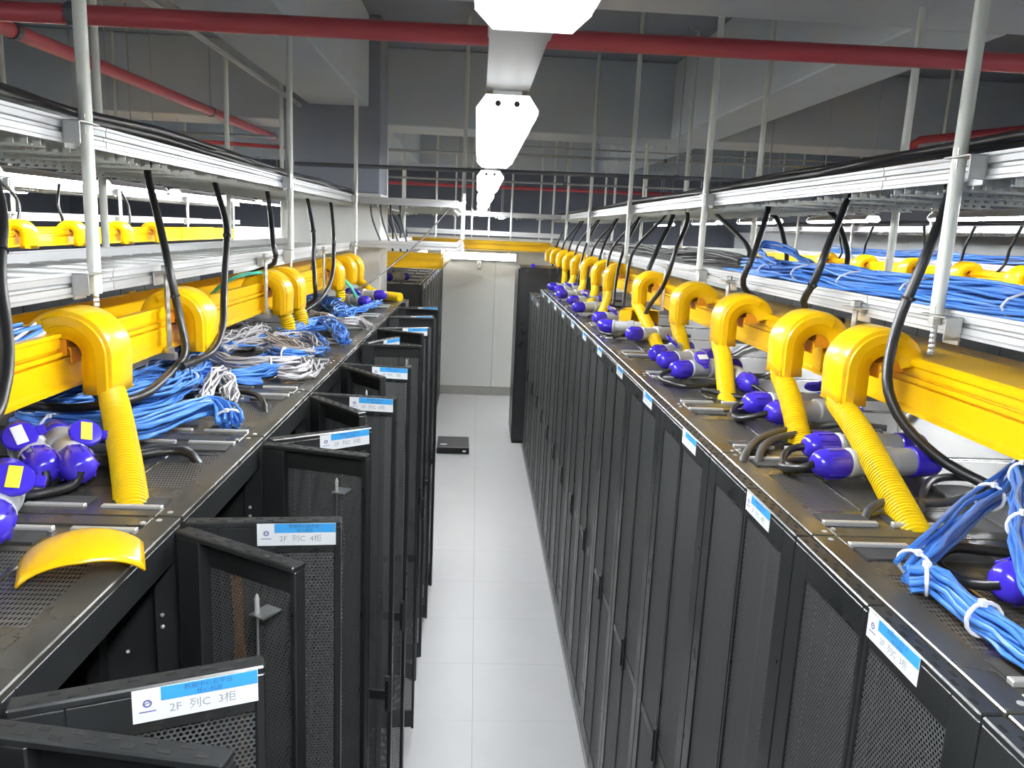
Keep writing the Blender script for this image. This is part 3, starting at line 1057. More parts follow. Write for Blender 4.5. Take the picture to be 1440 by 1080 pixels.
for i, y in enumerate((6.1, 6.75, 7.5, 8.3, 9.1, 9.85, 10.7, 11.5)):
    pa = [(0.945, y - 0.10, 2.28), (0.88, y - 0.36, 2.215), (0.82, y - 0.55, 2.165)] if y < 8.5 else ([(0.95, y - 0.06, 2.2), (0.93, y - 0.15, 2.03)] if y < 9.5 else None)
    outlet('%s yellow outlet from the camera on the right duct%s' % (ORD[i + 5], ', hose down to the roof' if pa else ''), 'R', y, pa, far=True)
for i, y in enumerate((4.6, 5.3, 6.2, 7.0, 7.9, 8.7)):
    t = outlet('%s small yellow outlet on the distant left duct' % ORD[i], 'L', y, z=2.555)
    t.location.x = -3.535
for i, y in enumerate((4.9, 5.6, 6.3, 7.1, 8.0, 8.9)):
    t = outlet('%s small yellow outlet on the distant right duct' % ORD[i], 'R', y, z=2.555)
    t.location.x = 3.935

# duct hangers: threaded rods from the lower rail to a bar under the duct
hang_rod = MB().tube([(0, 0, 0.01 + 0.018 * k) for k in range(17)], [0.0085 + 0.0008 * (k % 2) for k in range(17)], 8).mesh('threaded_rod', 'zinc')


def hanger(label, side, y):
    sx = 1 if side == 'L' else -1
    t = thing('duct_hanger', label, 'duct hanger', (-1.068 if side == 'L' else 1.085, y, DZ - 0.028), 0 if side == 'L' else PI, 'rod hangers under the ducts')
    put('threaded_rod', hang_rod, t)
    put('crossbar', MB().box(-0.36, 0.022, -0.014, 0.014, 0.0, 0.024, 0.002).mesh('crossbar', 'zinc'), t)
    put('nut', nut_me, t, (0, 0, 0.024))
    put('nut', nut_me, t, (0, 0, 0.288))
    put('clamp', MB().box(-0.03, 0.028, -0.035, 0.045, 0.282, 0.290, 0.002).box(-0.03, -0.024, -0.035, 0.045, 0.245, 0.285, 0.001).mesh('clamp', 'zinc'), t)


for i, y in enumerate((1.28, 2.6, 3.93 - 0.12, 5.25, 6.58)):
    hanger('%s threaded-rod hanger from the camera under the left yellow duct' % ORD[i], 'L', y)
for i, y in enumerate((2.33, 3.56, 4.78, 6.0, 7.2, 8.4)):
    hanger('%s threaded-rod hanger from the camera under the right yellow duct' % ORD[i], 'R', y)

# loose outlet cover lying on the near left cabinet, and a loose outlet on the right row
t = thing('outlet_cover', 'loose yellow curved cover lying on the left row near the camera', 'duct cover', (-0.71, 1.262, HC), 0.0)
b = MB()
vs, fs = [], []
NA, NB = 14, 8
for i in range(NA + 1):
    a = math.radians(22 + 136 * i / NA)
    for k in range(NB + 1):
        u = -0.5 + k / NB
        bulge = 0.012 * (1 - (2 * u) ** 2)
        vs.append((0.100 * math.cos(a), u * 0.155 * (1 - 0.2 * abs(math.cos(a))), 0.055 * math.sin(a) - 0.018 + bulge))
for i in range(NA):
    for k in range(NB):
        o_ = i * (NB + 1) + k
        fs.append((o_, o_ + 1, o_ + NB + 2, o_ + NB + 1))
b.add(vs, fs)
sh = put('curved_shell', b.mesh('curved_shell', 'yellow', 40), t)
sh.rotation_euler = (0, 0, math.radians(24))
md = sh.modifiers.new('thickness', 'SOLIDIFY')
md.thickness = 0.004
t = thing('duct_outlet', 'loose yellow outlet lying on its side on the right cabinet roofs', 'duct outlet', (0.96, 4.83, HC + 0.066), 0.0)
for nm, me in (('outlet_shell', os_me), ('outlet_rim', or_me), ('outlet_rim', or2_me), ('outlet_base', ob_me)):
    o = put(nm, me, t)
    o.rotation_euler = (PI / 2, 0, math.radians(160))
    if nm == 'outlet_shell':
        md = o.modifiers.new('thickness', 'SOLIDIFY')
        md.thickness = 0.004

# ------------------------------------------------------------------ power connectors
pm = {}
pm['gland'] = MB().lathe([(0.012, -0.052), (0.020, -0.050), (0.030, -0.040), (0.036, -0.024), (0.038, -0.008), (0.039, 0.030), (0.036, 0.036), (0.034, 0.040)], (0, 0, 0), (1, 0, 0), 18).mesh('gland', 'plug_blue', 35)
pm['body'] = MB().lathe([(0.033, 0.030), (0.034, 0.040), (0.038, 0.044), (0.038, 0.052), (0.034, 0.056), (0.0345, 0.13), (0.040, 0.134), (0.041, 0.142), (0.041, 0.165), (0.036, 0.170), (0.036, 0.222), (0.034, 0.226)], (0, 0, 0), (1, 0, 0), 18).mesh('body', 'plug_grey', 30)
pm['collar'] = MB().lathe([(0.034, 0.220), (0.039, 0.224), (0.039, 0.285), (0.036, 0.292), (0.030, 0.300), (0.018, 0.304), (0.013, 0.310)], (0, 0, 0), (1, 0, 0), 18).mesh('collar', 'plug_blue', 35)
fb = MB().lathe([(0.035, 0.0), (0.036, 0.004), (0.033, 0.010), (0.020, 0.0125), (0.001, 0.013)], (0, 0, 0), (0, 0, 1), 18)
fb.box(-0.012, 0.012, -0.052, -0.034, 0.0, 0.008, 0.002)
pm['flap'] = fb.mesh('flap', 'plug_blue', 35)
pm['flap_label_white'] = MB().box(-0.024, 0.024, -0.012, 0.012, 0.0125, 0.0145, 0.002).mesh('flap_label', 'label_white')
pm['flap_label_yellow'] = MB().box(-0.024, 0.024, -0.012, 0.012, 0.0125, 0.0145, 0.002).mesh('flap_label', 'sticker_yellow')
pm['ribs'] = None
rb = MB()
for k in range(10):
    a = 2 * PI * k / 10
    rb.box(-0.02, 0.028, 0.0385 * math.cos(a) - 0.002, 0.0385 * math.cos(a) + 0.002, 0.0385 * math.sin(a) - 0.002, 0.0385 * math.sin(a) + 0.002)
pm['ribs'] = rb.mesh('grip_ribs', 'plug_blue')


def connector(label, a, bb, flap=None, flap_rot=0.0, flap_y=0.2, z=HC + 0.044, cable=None, stick='white', cable_mat='cable_black', group='blue and grey power connectors on the roofs'):
    A, B = Vector((a[0], a[1], z)), Vector((bb[0], bb[1], z))
    d = B - A
    rz = math.atan2(d.y, d.x)
    t = thing('power_connector', label, 'power connector', A, rz, group)
    for k, nm in (('gland', 'gland'), ('body', 'body'), ('collar', 'collar'), ('ribs', 'grip_ribs')):
        put(nm, pm[k], t)
    if flap is not None:
        M = Matrix.Translation(flap) @ Matrix.Rotation(flap_rot, 4, 'X') @ Matrix.Rotation(flap_y, 4, 'Y')
        f = put('flap', pm['flap'], t, mw=M)
        put('flap_label', pm['flap_label_' + stick], f)
    if cable:
        mi = cabinet_matrix(t).inverted()
        pts = [mi @ Vector(p) for p in cable]
        pts = [Vector((-0.045, 0, 0))] + pts
        put('cable', MB().tube(smooth_path(pts, 0.02), 0.010, 8).mesh('cable', cable_mat, 60), t)
    return t


zt = HC + 0.012
connector('front right connector lying beside the nearest right hose, two blue ends', (0.84, 1.86), (1.14, 1.905), cable=[(0.76, 1.85, zt + .02), (0.74, 1.92, zt), (0.79, 1.98, zt), (0.9, 1.97, zt)])
connector('right connector with raised blue flap just behind the nearest right hose', (0.885, 2.02), (1.19, 2.05), flap=(0.1, 0.0, 0.055), flap_rot=0.9, cable=[(0.80, 2.02, zt + .02), (0.76, 1.96, zt), (0.80, 1.90, zt), (0.88, 1.93, zt)])
connector('front one of two connectors beside the second right hose', (0.93, 2.43), (1.20, 2.50), cable=[(0.85, 2.42, zt + .02), (0.80, 2.45, zt), (0.82, 2.54, zt), (0.90, 2.58, zt)])
connector('rear one of two connectors beside the second right hose', (0.90, 2.56), (1.20, 2.60), flap=(0.22, 0.02, 0.05), flap_rot=-0.5, cable=[(0.83, 2.56, zt + .02), (0.80, 2.5, zt), (0.86, 2.47, zt)])
connector('right connector pointing its round blue end at the third hose', (0.995, 2.93), (0.99, 3.25), cable=[(1.03, 2.84, zt + .01), (0.98, 2.80, zt), (0.9, 2.83, zt), (0.82, 2.93, zt)])
connector('right connector with flat blue flap and white sticker, fourth cabinet', (0.80, 3.19), (1.08, 3.3), flap=(0.085, -0.02, 0.045), flap_rot=0.75, flap_y=0.0, cable=[(0.73, 3.17, zt + .02), (0.70, 3.12, zt), (0.76, 2.98, zt), (0.9, 3.02, zt)])
connector('right connector crossing behind the fourth hose', (0.80, 3.43), (1.10, 3.62))
connector('right connector with upright flap between fourth and fifth hoses', (0.80, 3.62), (1.03, 3.86), flap=(0.12, 0.0, 0.05), flap_rot=0.7)
connector('right connector below the loose yellow outlet', (0.83, 4.33), (1.10, 4.42))
connector('right connector with its blue end by the loose yellow outlet', (0.72, 4.66), (1.0, 4.60), cable=[(0.68, 4.6, zt), (0.72, 4.5, zt), (0.85, 4.48, zt)])
connector('right connector beyond the loose yellow outlet, flap open', (0.75, 5.1), (1.02, 5.25), flap=(0.1, 0, 0.05), flap_rot=0.6)
for i, (y, yy) in enumerate(((5.78, 5.95), (6.36, 6.46), (6.95, 7.1), (7.5, 7.65), (7.85, 7.95))):
    connector('%s small connector in the far cluster on the right roofs' % ORD[i], (0.70 + 0.03 * (i % 2), y), (0.98, yy), flap=(0.1, 0, 0.05) if i % 2 else None, flap_rot=0.5)
connector('right connector at the frame edge under the blue bundles', (0.86, 1.19), (1.1, 1.30), cable=[(0.80, 1.22, zt + .01), (0.80, 1.32, zt), (0.88, 1.40, zt), (1.0, 1.38, zt)])
connector('left connector with pale flap sticker, left of the near pair', (-0.985, 1.655), (-1.20, 1.94), flap=(0.095, 0.022, 0.042), flap_rot=-0.25, flap_y=-0.75, cable=[(-0.955, 1.61, zt + .005), (-0.98, 1.56, zt), (-1.1, 1.52, zt)])
connector('left connector with yellow flap sticker, right of the near pair', (-0.915, 1.665), (-1.10, 1.93), flap=(0.105, -0.035, 0.04), flap_rot=0.25, flap_y=-0.75, stick='yellow', cable=[(-0.90, 1.62, zt + .005), (-0.94, 1.57, zt), (-1.08, 1.50, zt)])
connector('left connector cut by the frame edge, yellow striped flap', (-0.895, 1.32), (-1.02, 1.60), flap=(0.10, -0.03, 0.045), flap_rot=0.2, flap_y=-0.7, stick='yellow')
connector('blue connector beside the teal cable on the left roofs', (-0.84, 5.55), (-1.05, 5.75), flap=(0.1, 0, 0.05), flap_rot=0.6)
connector('blue connector on the last cabinet before the column', (-0.80, 6.1), (-1.08, 6.22))
connector('blue connector on the left roofs past the column', (-0.98, 8.25), (-0.78, 8.5))

# ------------------------------------------------------------------ cable coils on the roofs
G = 'cable coils on the left roofs'


def lift(path, dz):
    return [(x, y, z + dz) for x, y, z in path]


bundle('cable_coil', 'thick blue cable bundle with cut ends in front of the left duct', [(-1.23, 2.02, 2.22), (-1.13, 1.98, 2.22), (-.99, 1.945, 2.22), (-.90, 1.97, 2.225), (-.86, 2.1, 2.23), (-.82, 2.21, 2.235), (-.77, 2.205, 2.22), (-.74, 2.16, 2.188)],
       34, 0.032, 0.0042, 'cable_blue', 21, ties=(0.18, 0.93), wob=0.004, group=G, fray=0.25, flat=0.8)
bundle('cable_coil', 'wide blue cable coil under the left duct behind the nearest hose', [(-1.24, 2.14, 2.21), (-1.1, 2.12, 2.21), (-1.03, 2.2, 2.21), (-1.01, 2.44, 2.21), (-1.08, 2.85, 2.21), (-1.16, 3.17, 2.21), (-1.25, 3.31, 2.21)],
       40, 0.05, 0.0042, 'cable_blue', 22, ties=(0.45,), wob=0.015, group=G, flat=0.5)
bundle('cable_coil', 'blue cable arc piled on the wide blue coil', [(-1.10, 2.16, 2.25), (-1.0, 2.27, 2.255), (-.98, 2.45, 2.255), (-1.05, 2.77, 2.25), (-1.18, 3.08, 2.24)],
       26, 0.04, 0.0042, 'cable_blue', 23, ties=(0.4,), wob=0.014, group=G, flat=0.5)
bundle('cable_coil', 'grey pigtail of loose cable ends beside the blue arc', [(-.88, 2.36, 2.195), (-.9, 2.46, 2.215), (-.91, 2.58, 2.25), (-.90, 2.63, 2.24), (-.86, 2.54, 2.215), (-.85, 2.46, 2.19)],
       18, 0.022, 0.0035, 'cable_grey', 24, ties=(0.78,), wob=0.008, group=G, fray=0.6)
bundle('cable_coil', 'blue bundle crossing behind the grey pigtail', [(-1.04, 2.79, 2.205), (-.92, 2.76, 2.21), (-.85, 2.84, 2.21), (-.81, 2.94, 2.21), (-.79, 2.96, 2.19)], 26, 0.03, 0.0042, 'cable_blue', 25, wob=0.008, group=G, flat=0.7)
bundle('cable_coil', 'thin blue bundle lying nearest behind the grey pigtail', [(-1.06, 2.89, 2.2), (-.97, 2.76, 2.2), (-.9, 2.74, 2.2), (-.82, 2.78, 2.188)], 14, 0.022, 0.0042, 'cable_blue', 26, wob=0.006, group=G, flat=0.6)
bundle('cable_coil', 'grey looped coil near the roof edge with tie', [(-1.17, 3.17, 2.215), (-.98, 2.98, 2.22), (-.88, 2.95, 2.225), (-.79, 2.98, 2.225), (-.73, 3.04, 2.22), (-.695, 2.96, 2.21), (-.72, 2.88, 2.205), (-.78, 2.88, 2.205)],
       24, 0.028, 0.0038, 'cable_grey', 27, ties=(0.5,), wob=0.010, group=G, flat=0.7)
bundle('cable_coil', 'grey flat coil behind the tied one on the left roofs', [(-1.27, 3.7, 2.21), (-1.09, 3.68, 2.22), (-.89, 3.48, 2.22), (-.77, 3.31, 2.21), (-.83, 3.33, 2.205), (-.93, 3.4, 2.205)],
       26, 0.035, 0.0038, 'cable_grey', 28, ties=(0.4,), wob=0.014, group=G, flat=0.6)
bundle('cable_coil', 'loose single grey loops at the roof edge', [(-.84, 3.17, 2.195), (-.81, 3.33, 2.195), (-.72, 3.2, 2.195), (-.675, 3.03, 2.19), (-.68, 2.92, 2.19), (-.74, 2.93, 2.19)],
       7, 0.02, 0.0035, 'cable_grey', 29, wob=0.010, group=G, flat=0.5)
bundle('cable_coil', 'short blue hank tied among the grey coils', [(-.89, 3.17, 2.24), (-.83, 3.08, 2.245), (-.78, 3.06, 2.245), (-.74, 3.12, 2.235)], 16, 0.018, 0.0042, 'cable_blue', 30, ties=(0.5,), wob=0.006, group=G)
bundle('cable_coil', 'tangled grey cables under the left duct near the double outlet', [(-1.3, 3.3, 2.21), (-1.12, 3.45, 2.23), (-1.08, 3.75, 2.24), (-1.2, 3.95, 2.22), (-1.3, 3.7, 2.21)], 24, 0.05, 0.0035, 'cable_grey', 31, wob=0.03, group=G, flat=0.5)
bundle('cable_coil', 'blue coil beside the double outlet hoses', [(-1.0, 3.85, 2.21), (-.95, 4.35, 2.215), (-.85, 4.29, 2.215), (-.76, 4.03, 2.205), (-.7, 3.82, 2.19)], 30, 0.035, 0.0045, 'cable_blue', 32, ties=(0.6,), wob=0.012, group=G, flat=0.6)
bundle('cable_coil', 'blue tail fanning towards the roof edge by the hoses', [(-1.02, 4.3, 2.2), (-.9, 4.18, 2.2), (-.83, 4.2, 2.2), (-.72, 3.95, 2.19)], 16, 0.025, 0.0045, 'cable_blue', 33, wob=0.010, group=G, flat=0.5, fray=0.5)
bundle('cable_coil', 'grey coil past the double outlet', [(-1.12, 4.88, 2.21), (-.94, 4.6, 2.21), (-.8, 4.45, 2.21), (-.72, 4.52, 2.205), (-.66, 4.4, 2.19)], 28, 0.032, 0.004, 'cable_grey', 34, ties=(0.55,), wob=0.012, group=G, flat=0.6)
bundle('cable_coil', 'blue heap around the sloping hose on the left roofs', [(-1.26, 5.7, 2.21), (-1.15, 5.6, 2.22), (-1.01, 5.3, 2.22), (-.9, 5.0, 2.215), (-.86, 4.72, 2.205)], 34, 0.05, 0.0045, 'cable_blue', 35, wob=0.03, group=G, flat=0.55)
bundle('cable_coil', 'far blue hank near the roof edge beyond the teal cable', [(-.89, 5.1, 2.2), (-.81, 5.2, 2.2), (-.78, 5.5, 2.2), (-.77, 5.75, 2.2)], 18, 0.025, 0.0045, 'cable_blue', 36, wob=0.012, group=G, flat=0.6)
bundle('cable_coil', 'teal cables hanging from the left duct to the roof', [(-1.02, 5.62, 2.40), (-.93, 5.57, 2.31), (-.91, 5.58, 2.25), (-.915, 5.62, 2.2), (-.90, 5.60, 2.19)], 8, 0.014, 0.004, 'cable_teal', 37, wob=0.004, group=G)
bundle('cable_coil', 'thin teal cables entering the outlet of the left duct', [(-1.32, 3.8, 2.40), (-1.24, 3.74, 2.46), (-1.15, 3.76, 2.50), (-1.09, 3.84, 2.505)], 6, 0.010, 0.003, 'cable_teal', 38, wob=0.004, group=G)
bundle('cable_coil', 'grey and blue cables lying inside the left duct near the camera', [(-1.2, 0.9, 2.37), (-1.2, 1.5, 2.40), (-1.17, 1.75, 2.43), (-1.15, 1.95, 2.46)], 20, 0.05, 0.005, ['cable_grey', 'cable_blue'], 39, wob=0.01, group=G, flat=0.5)
bundle('cable_coil', 'blue cables running back under the left duct beside the crossbar', [(-1.36, 2.25, 2.205), (-1.22, 2.5, 2.215), (-1.17, 2.9, 2.215), (-1.3, 3.3, 2.21)], 34, 0.06, 0.0042, 'cable_blue', 51, wob=0.02, group=G, flat=0.45)
bundle('cable_coil', 'mixed grey and blue cables behind the flat grey coil', [(-1.15, 3.35, 2.205), (-1.0, 3.62, 2.215), (-.9, 3.8, 2.215), (-.82, 3.72, 2.205), (-.75, 3.6, 2.19)], 30, 0.035, 0.004, ['cable_grey', 'cable_blue'], 52, wob=0.018, group=G, flat=0.5)
bundle('cable_coil', 'dark blue tail drooping in front of the flat grey coil', [(-1.0, 3.05, 2.2), (-.9, 3.15, 2.21), (-.84, 3.28, 2.21), (-.79, 3.42, 2.2), (-.75, 3.5, 2.19)], 18, 0.028, 0.004, 'cable_blue', 53, wob=0.012, group=G, flat=0.5, fray=0.4)
G2 = 'blue tied bundles on the near right roof'
bundle('cable_coil', 'blue tied bundle rising back towards the right duct', [(.70, 1.245, 2.205), (.74, 1.275, 2.22), (.79, 1.32, 2.23), (.92, 1.45, 2.235), (1.10, 1.61, 2.24), (1.25, 1.76, 2.245), (1.4, 1.9, 2.24)], 16, 0.024, 0.0055, 'cable_blue', 41, ties=(0.1, 0.56), wob=0.004, group=G2)
bundle('cable_coil', 'blue tied bundle lying along the front of the near right roof', [(.675, 1.20, 2.215), (.70, 1.19, 2.22), (.715, 1.17, 2.22), (.715, 1.10, 2.215), (.715, 1.02, 2.215), (.72, .96, 2.215), (.72, .85, 2.215)], 16, 0.022, 0.0055, 'cable_blue', 42, ties=(0.22, 0.66), wob=0.004, group=G2)
bundle('cable_coil', 'blue tied bundle curving down at the right frame edge', [(1.30, 1.78, 2.30), (1.17, 1.63, 2.30), (1.02, 1.42, 2.29), (.89, 1.23, 2.28), (.80, 1.08, 2.27), (.77, .95, 2.26)], 16, 0.022, 0.0055, 'cable_blue', 43, ties=(0.3, 0.7), wob=0.004, group=G2)

# ------------------------------------------------------------------ hanging black power cables
CG = 'black power cables hanging from the upper trays'


def hang(label, pts, r=0.0125, group=CG, matn='cable_black', ties=()):
    P = smooth_path(pts, 0.03)
    o = Vector(P[0])
    t = thing('power_cable', label, 'power cable', o, 0, group)
    put('cable', MB().tube([p - o for p in P], r, 10).mesh('cable', matn, 60), t)
    for tt in ties:
        i = int(tt * (len(P) - 1))
        b = MB()
        d = (P[min(i + 1, len(P) - 1)] - P[i - 1]).normalized()
        b.lathe([(r + 0.003, -0.003), (r + 0.003, 0.003)], P[i] - o, d, 10)
        c = P[i] - o + Vector((0, -0.02, 0))
        b.box(c.x - .004, c.x + .004, c.y - .012, c.y + .012, c.z - .004, c.z + .004)
        put('cable_tie', b.mesh('cable_tie', 'slot_dark'), t)
    return t


hang('thick black cable hanging at the left frame edge', [(-1.25, 1.95, 2.96), (-1.1, 1.781, 2.768), (-1.045, 1.666, 2.632), (-1.02, 1.627, 2.55), (-.98, 1.559, 2.475), (-.95, 1.48, 2.413), (-.93, 1.392, 2.375), (-.95, 1.2, 2.30)], ties=(0.42,))
hang('black cable sagging past the hoseless outlet into the blue coil', [(-1.25, 2.96, 2.98), (-1.25, 2.94, 2.90), (-1.12, 2.70, 2.715), (-1.05, 2.575, 2.6), (-1.02, 2.567, 2.442), (-.99, 2.53, 2.33), (-1.0, 2.45, 2.285), (-.965, 2.16, 2.272), (-1.0, 2.04, 2.27), (-1.12, 2.05, 2.25), (-1.3, 2.15, 2.23), (-1.5, 2.3, 2.2)], ties=(0.36,))
hang('black cable looping from the tray to meet the sagging cable at left', [(-1.25, 3.65, 2.99), (-1.22, 3.58, 2.90), (-1.1, 3.324, 2.745), (-1.05, 3.166, 2.637), (-1.04, 3.109, 2.557), (-1.02, 3.019, 2.442), (-.98, 2.868, 2.364), (-.95, 2.66, 2.31), (-.985, 2.48, 2.29)], ties=(0.38,))
hang('short black cable behind the second left pole', [(-1.25, 4.55, 2.98), (-1.22, 4.45, 2.90), (-1.1, 4.034, 2.786), (-1.05, 3.89, 2.635), (-1.05, 3.9, 2.55), (-1.2, 3.95, 2.48)])
hang('black cable dropping past the double outlet on the left', [(-1.25, 5.55, 2.98), (-1.2, 5.4, 2.88), (-1.05, 4.838, 2.678), (-1.03, 4.736, 2.514), (-1.0, 4.62, 2.40), (-1.02, 4.7, 2.30), (-1.15, 4.9, 2.22)], ties=(0.5,))
hang('black cable curving down in front of the fifth left outlet', [(-1.25, 6.4, 2.98), (-1.2, 6.25, 2.87), (-1.05, 5.503, 2.672), (-1.04, 5.45, 2.553), (-1.0, 5.161, 2.404), (-.98, 4.70, 2.31), (-1.05, 4.5, 2.24)], ties=(0.5,))
for i, y in enumerate((8.35, 9.2, 10.1, 11.0)):
    hang('%s black cable hanging beyond the fifth outlet on the left' % ORD[i], [(-1.22, y + 0.5, 2.98), (-1.18, y + 0.4, 2.88), (-1.05, y + 0.1, 2.68), (-1.04, y, 2.52), (-1.0, y - 0.2, 2.38), (-.98, y - 0.45, 2.26)])
hang('black cable slung from the cross tray down to the left duct', [(-.30, 7.0, 2.96), (-.36, 6.9, 2.86), (-.52, 6.75, 2.66), (-.70, 6.5, 2.48), (-.86, 6.0, 2.33), (-1.0, 5.75, 2.25)], r=0.0065)
for i, y in enumerate((6.98, 7.02, 7.06, 7.10)):
    hang('%s thin black cable dropping between the two short cross trays' % ORD[i], [(-1.0 + 0.08 * i, y, 2.97), (-.98 + 0.08 * i, y, 2.8), (-.9 + 0.07 * i, y, 2.6)], r=0.008)
hang('thick black cable hanging in front of the nearest right pole down to the roof', [(1.16, 2.10, 2.98), (1.15, 2.04, 2.90), (1.08, 1.974, 2.768), (1.05, 1.971, 2.668), (1.03, 1.973, 2.594), (1.0, 1.947, 2.487), (.985, 1.903, 2.402), (1.02, 1.863, 2.321), (1.1, 1.80, 2.245), (1.2, 1.7, 2.20)], ties=(0.42,), r=0.0135)
hang('black cable slanting down behind the two nearest right outlets', [(1.22, 2.78, 2.98), (1.2, 2.73, 2.90), (1.08, 2.56, 2.756), (1.05, 2.554, 2.651), (1.06, 2.645, 2.544), (1.25, 2.75, 2.49)], ties=(0.6,))
hang('black cable slanting down at the third right outlet', [(1.22, 3.55, 2.98), (1.2, 3.47, 2.90), (1.08, 3.233, 2.727), (1.05, 3.258, 2.578), (1.2, 3.4, 2.49)], ties=(0.6,))
hang('black cable hanging over the middle of the right tray to its far side', [(1.5, 3.75, 2.96), (1.6, 3.71, 2.90), (1.62, 3.565, 2.741), (1.55, 3.40, 2.66), (1.5, 3.3, 2.63)])
hang('black cable leaning backwards inside the right trays', [(1.5, 4.5, 2.96), (1.6, 4.419, 2.89), (1.55, 4.108, 2.725), (1.5, 3.95, 2.65)])
hang('long slack black cable crossing the right trays diagonally', [(1.4, 5.0, 2.96), (1.38, 4.8, 2.9), (1.3, 3.99, 2.735), (1.25, 3.8, 2.65)])
hang('black cable dropping beside the fourth right outlet in a wide loop', [(1.15, 4.7, 2.96), (1.12, 4.5, 2.85), (1.02, 4.3, 2.70), (.98, 4.35, 2.5), (.96, 4.6, 2.35), (.95, 4.7, 2.24)])
hang('heavy black cable pair slanting down through the far right trays', [(1.25, 5.4, 2.97), (1.2, 5.2, 2.87), (1.08, 5.05, 2.66), (1.0, 5.0, 2.45), (.97, 4.95, 2.25)], r=0.016)
for i, y in enumerate((5.7, 6.1, 6.6, 7.1, 7.6, 8.2, 8.8, 9.5, 10.2, 11.0)):
    s = 1 if i % 2 else -1
    hang('%s black cable hanging in the far part of the right trays' % ORD[i], [(1.25, y + 0.3 * s, 2.97), (1.2, y + 0.2 * s, 2.87), (1.07, y, 2.66), (1.0, y - 0.15, 2.46), (.96, y - 0.3, 2.24)], r=0.011)
for i, (x, y, dx) in enumerate(((-3.72, 4.3, .1), (-3.72, 5.0, -.1), (-3.72, 6.3, .2), (-3.72, 7.2, -.1), (-3.72, 8.4, .1))):
    hang('%s distant black cable on the next row beyond the left trays' % ORD[i], [(x, y, 2.97), (x + .03, y + dx, 2.8), (x + .02, y + dx * .5, 2.6), (x - .3, y, 2.5)], r=0.012)
for i, (x, y, dx) in enumerate(((4.27, 5.5, -.3), (4.27, 6.2, .1), (4.27, 6.8, .1), (4.27, 7.6, -.2), (4.27, 8.6, .1), (4.27, 9.4, -.2))):
    hang('%s distant black cable on the next row beyond the right trays' % ORD[i], [(x, y, 2.97), (x - .03, y + dx * .5, 2.8), (x - .05, y + dx, 2.62), (x - .3, y + dx, 2.45)], r=0.012)

# cables lying on the cabinet roofs
RG = 'dark cables lying on the roofs'
hang('dark cable lying across the left roof beside the nearest hose', [(-1.3, 1.73, 2.192), (-1.12, 1.73, 2.19), (-1.02, 1.725, 2.19), (-.94, 1.75, 2.19), (-.86, 1.84, 2.19), (-.8, 1.89, 2.19), (-.75, 1.885, 2.183), (-.71, 1.87, 2.13)], r=0.011, group=RG)
hang('dark cable lying just behind that one on the left roof', [(-1.3, 1.79, 2.192), (-1.05, 1.78, 2.19), (-.93, 1.80, 2.19), (-.86, 1.88, 2.19), (-.78, 1.93, 2.183), (-.74, 1.93, 2.13)], r=0.011, group=RG)
hang('black cable running to the roof edge beside the grey pigtail', [(-1.0, 2.62, 2.195), (-.86, 2.60, 2.19), (-.78, 2.56, 2.19), (-.72, 2.44, 2.183), (-.70, 2.40, 2.13)], r=0.009, group=RG)
hang('grey-black loop beside the second right connector pair', [(.645, 1.97, 2.13), (.68, 2.03, 2.18), (.75, 2.15, 2.19), (.85, 2.26, 2.195), (.96, 2.32, 2.195), (1.07, 2.38, 2.195), (1.15, 2.40, 2.195), (1.25, 2.36, 2.195)], r=0.011, group=RG, matn='cable_darkgrey')
hang('second loop alongside it on the second right roof', [(.69, 1.97, 2.13), (.72, 2.03, 2.18), (.78, 2.14, 2.19), (.87, 2.22, 2.195), (1.0, 2.27, 2.195), (1.2, 2.3, 2.195)], r=0.011, group=RG, matn='cable_darkgrey')
hang('dark cable curling behind the foot of the nearest right hose', [(.79, 1.585, 2.13), (.82, 1.62, 2.18), (.90, 1.67, 2.19), (1.0, 1.66, 2.19), (1.09, 1.70, 2.19), (1.16, 1.75, 2.19), (1.3, 1.74, 2.19)], r=0.010, group=RG, matn='cable_darkgrey')
hang('dark ring of cable beside the nearest right hose foot', [(.94, 1.62, 2.19), (1.0, 1.72, 2.19), (1.1, 1.84, 2.192), (1.2, 1.86, 2.192), (1.24, 1.78, 2.19)], r=0.010, group=RG, matn='cable_darkgrey')
for i, (x0, y0) in enumerate(((1.05, 2.2), (1.1, 2.75), (1.05, 3.3), (1.1, 3.9))):
    hang('%s pair cable running back under the right duct' % ORD[i], [(x0, y0, 2.195), (x0 + .12, y0 - .05, 2.195), (x0 + .3, y0 + .25, 2.195), (x0 + .5, y0 + .5, 2.195)], r=0.011, group=RG)
for i, y in enumerate((4.35, 4.75, 5.4, 6.0, 6.6)):
    hang('%s tangled black cable on the far right roofs' % ORD[i], [(.72, y, 2.19), (.80, y + .12, 2.195), (.92, y + .05, 2.195), (1.0, y + .2, 2.195), (1.2, y + .15, 2.195)], r=0.010, group=RG)
# orange cables behind the perforated doors
for x, y, nm in ((-.515, 1.452, 'orange cables hanging behind the mesh of the second pair of open doors'), (-.455, 0.852, 'orange cables hanging behind the mesh of the nearest open doors')):
    bundle('cable_bundle', nm, [(x, y, 2.09), (x, y, 1.7), (x + .005, y, 1.2), (x, y, 0.7), (x, y, 0.0)], 9, 0.014, 0.0045, 'cable_orange', int(x * -1000), wob=0.002, step=0.2, flat=0.5)

# ------------------------------------------------------------------ lighting
FX = -0.0155


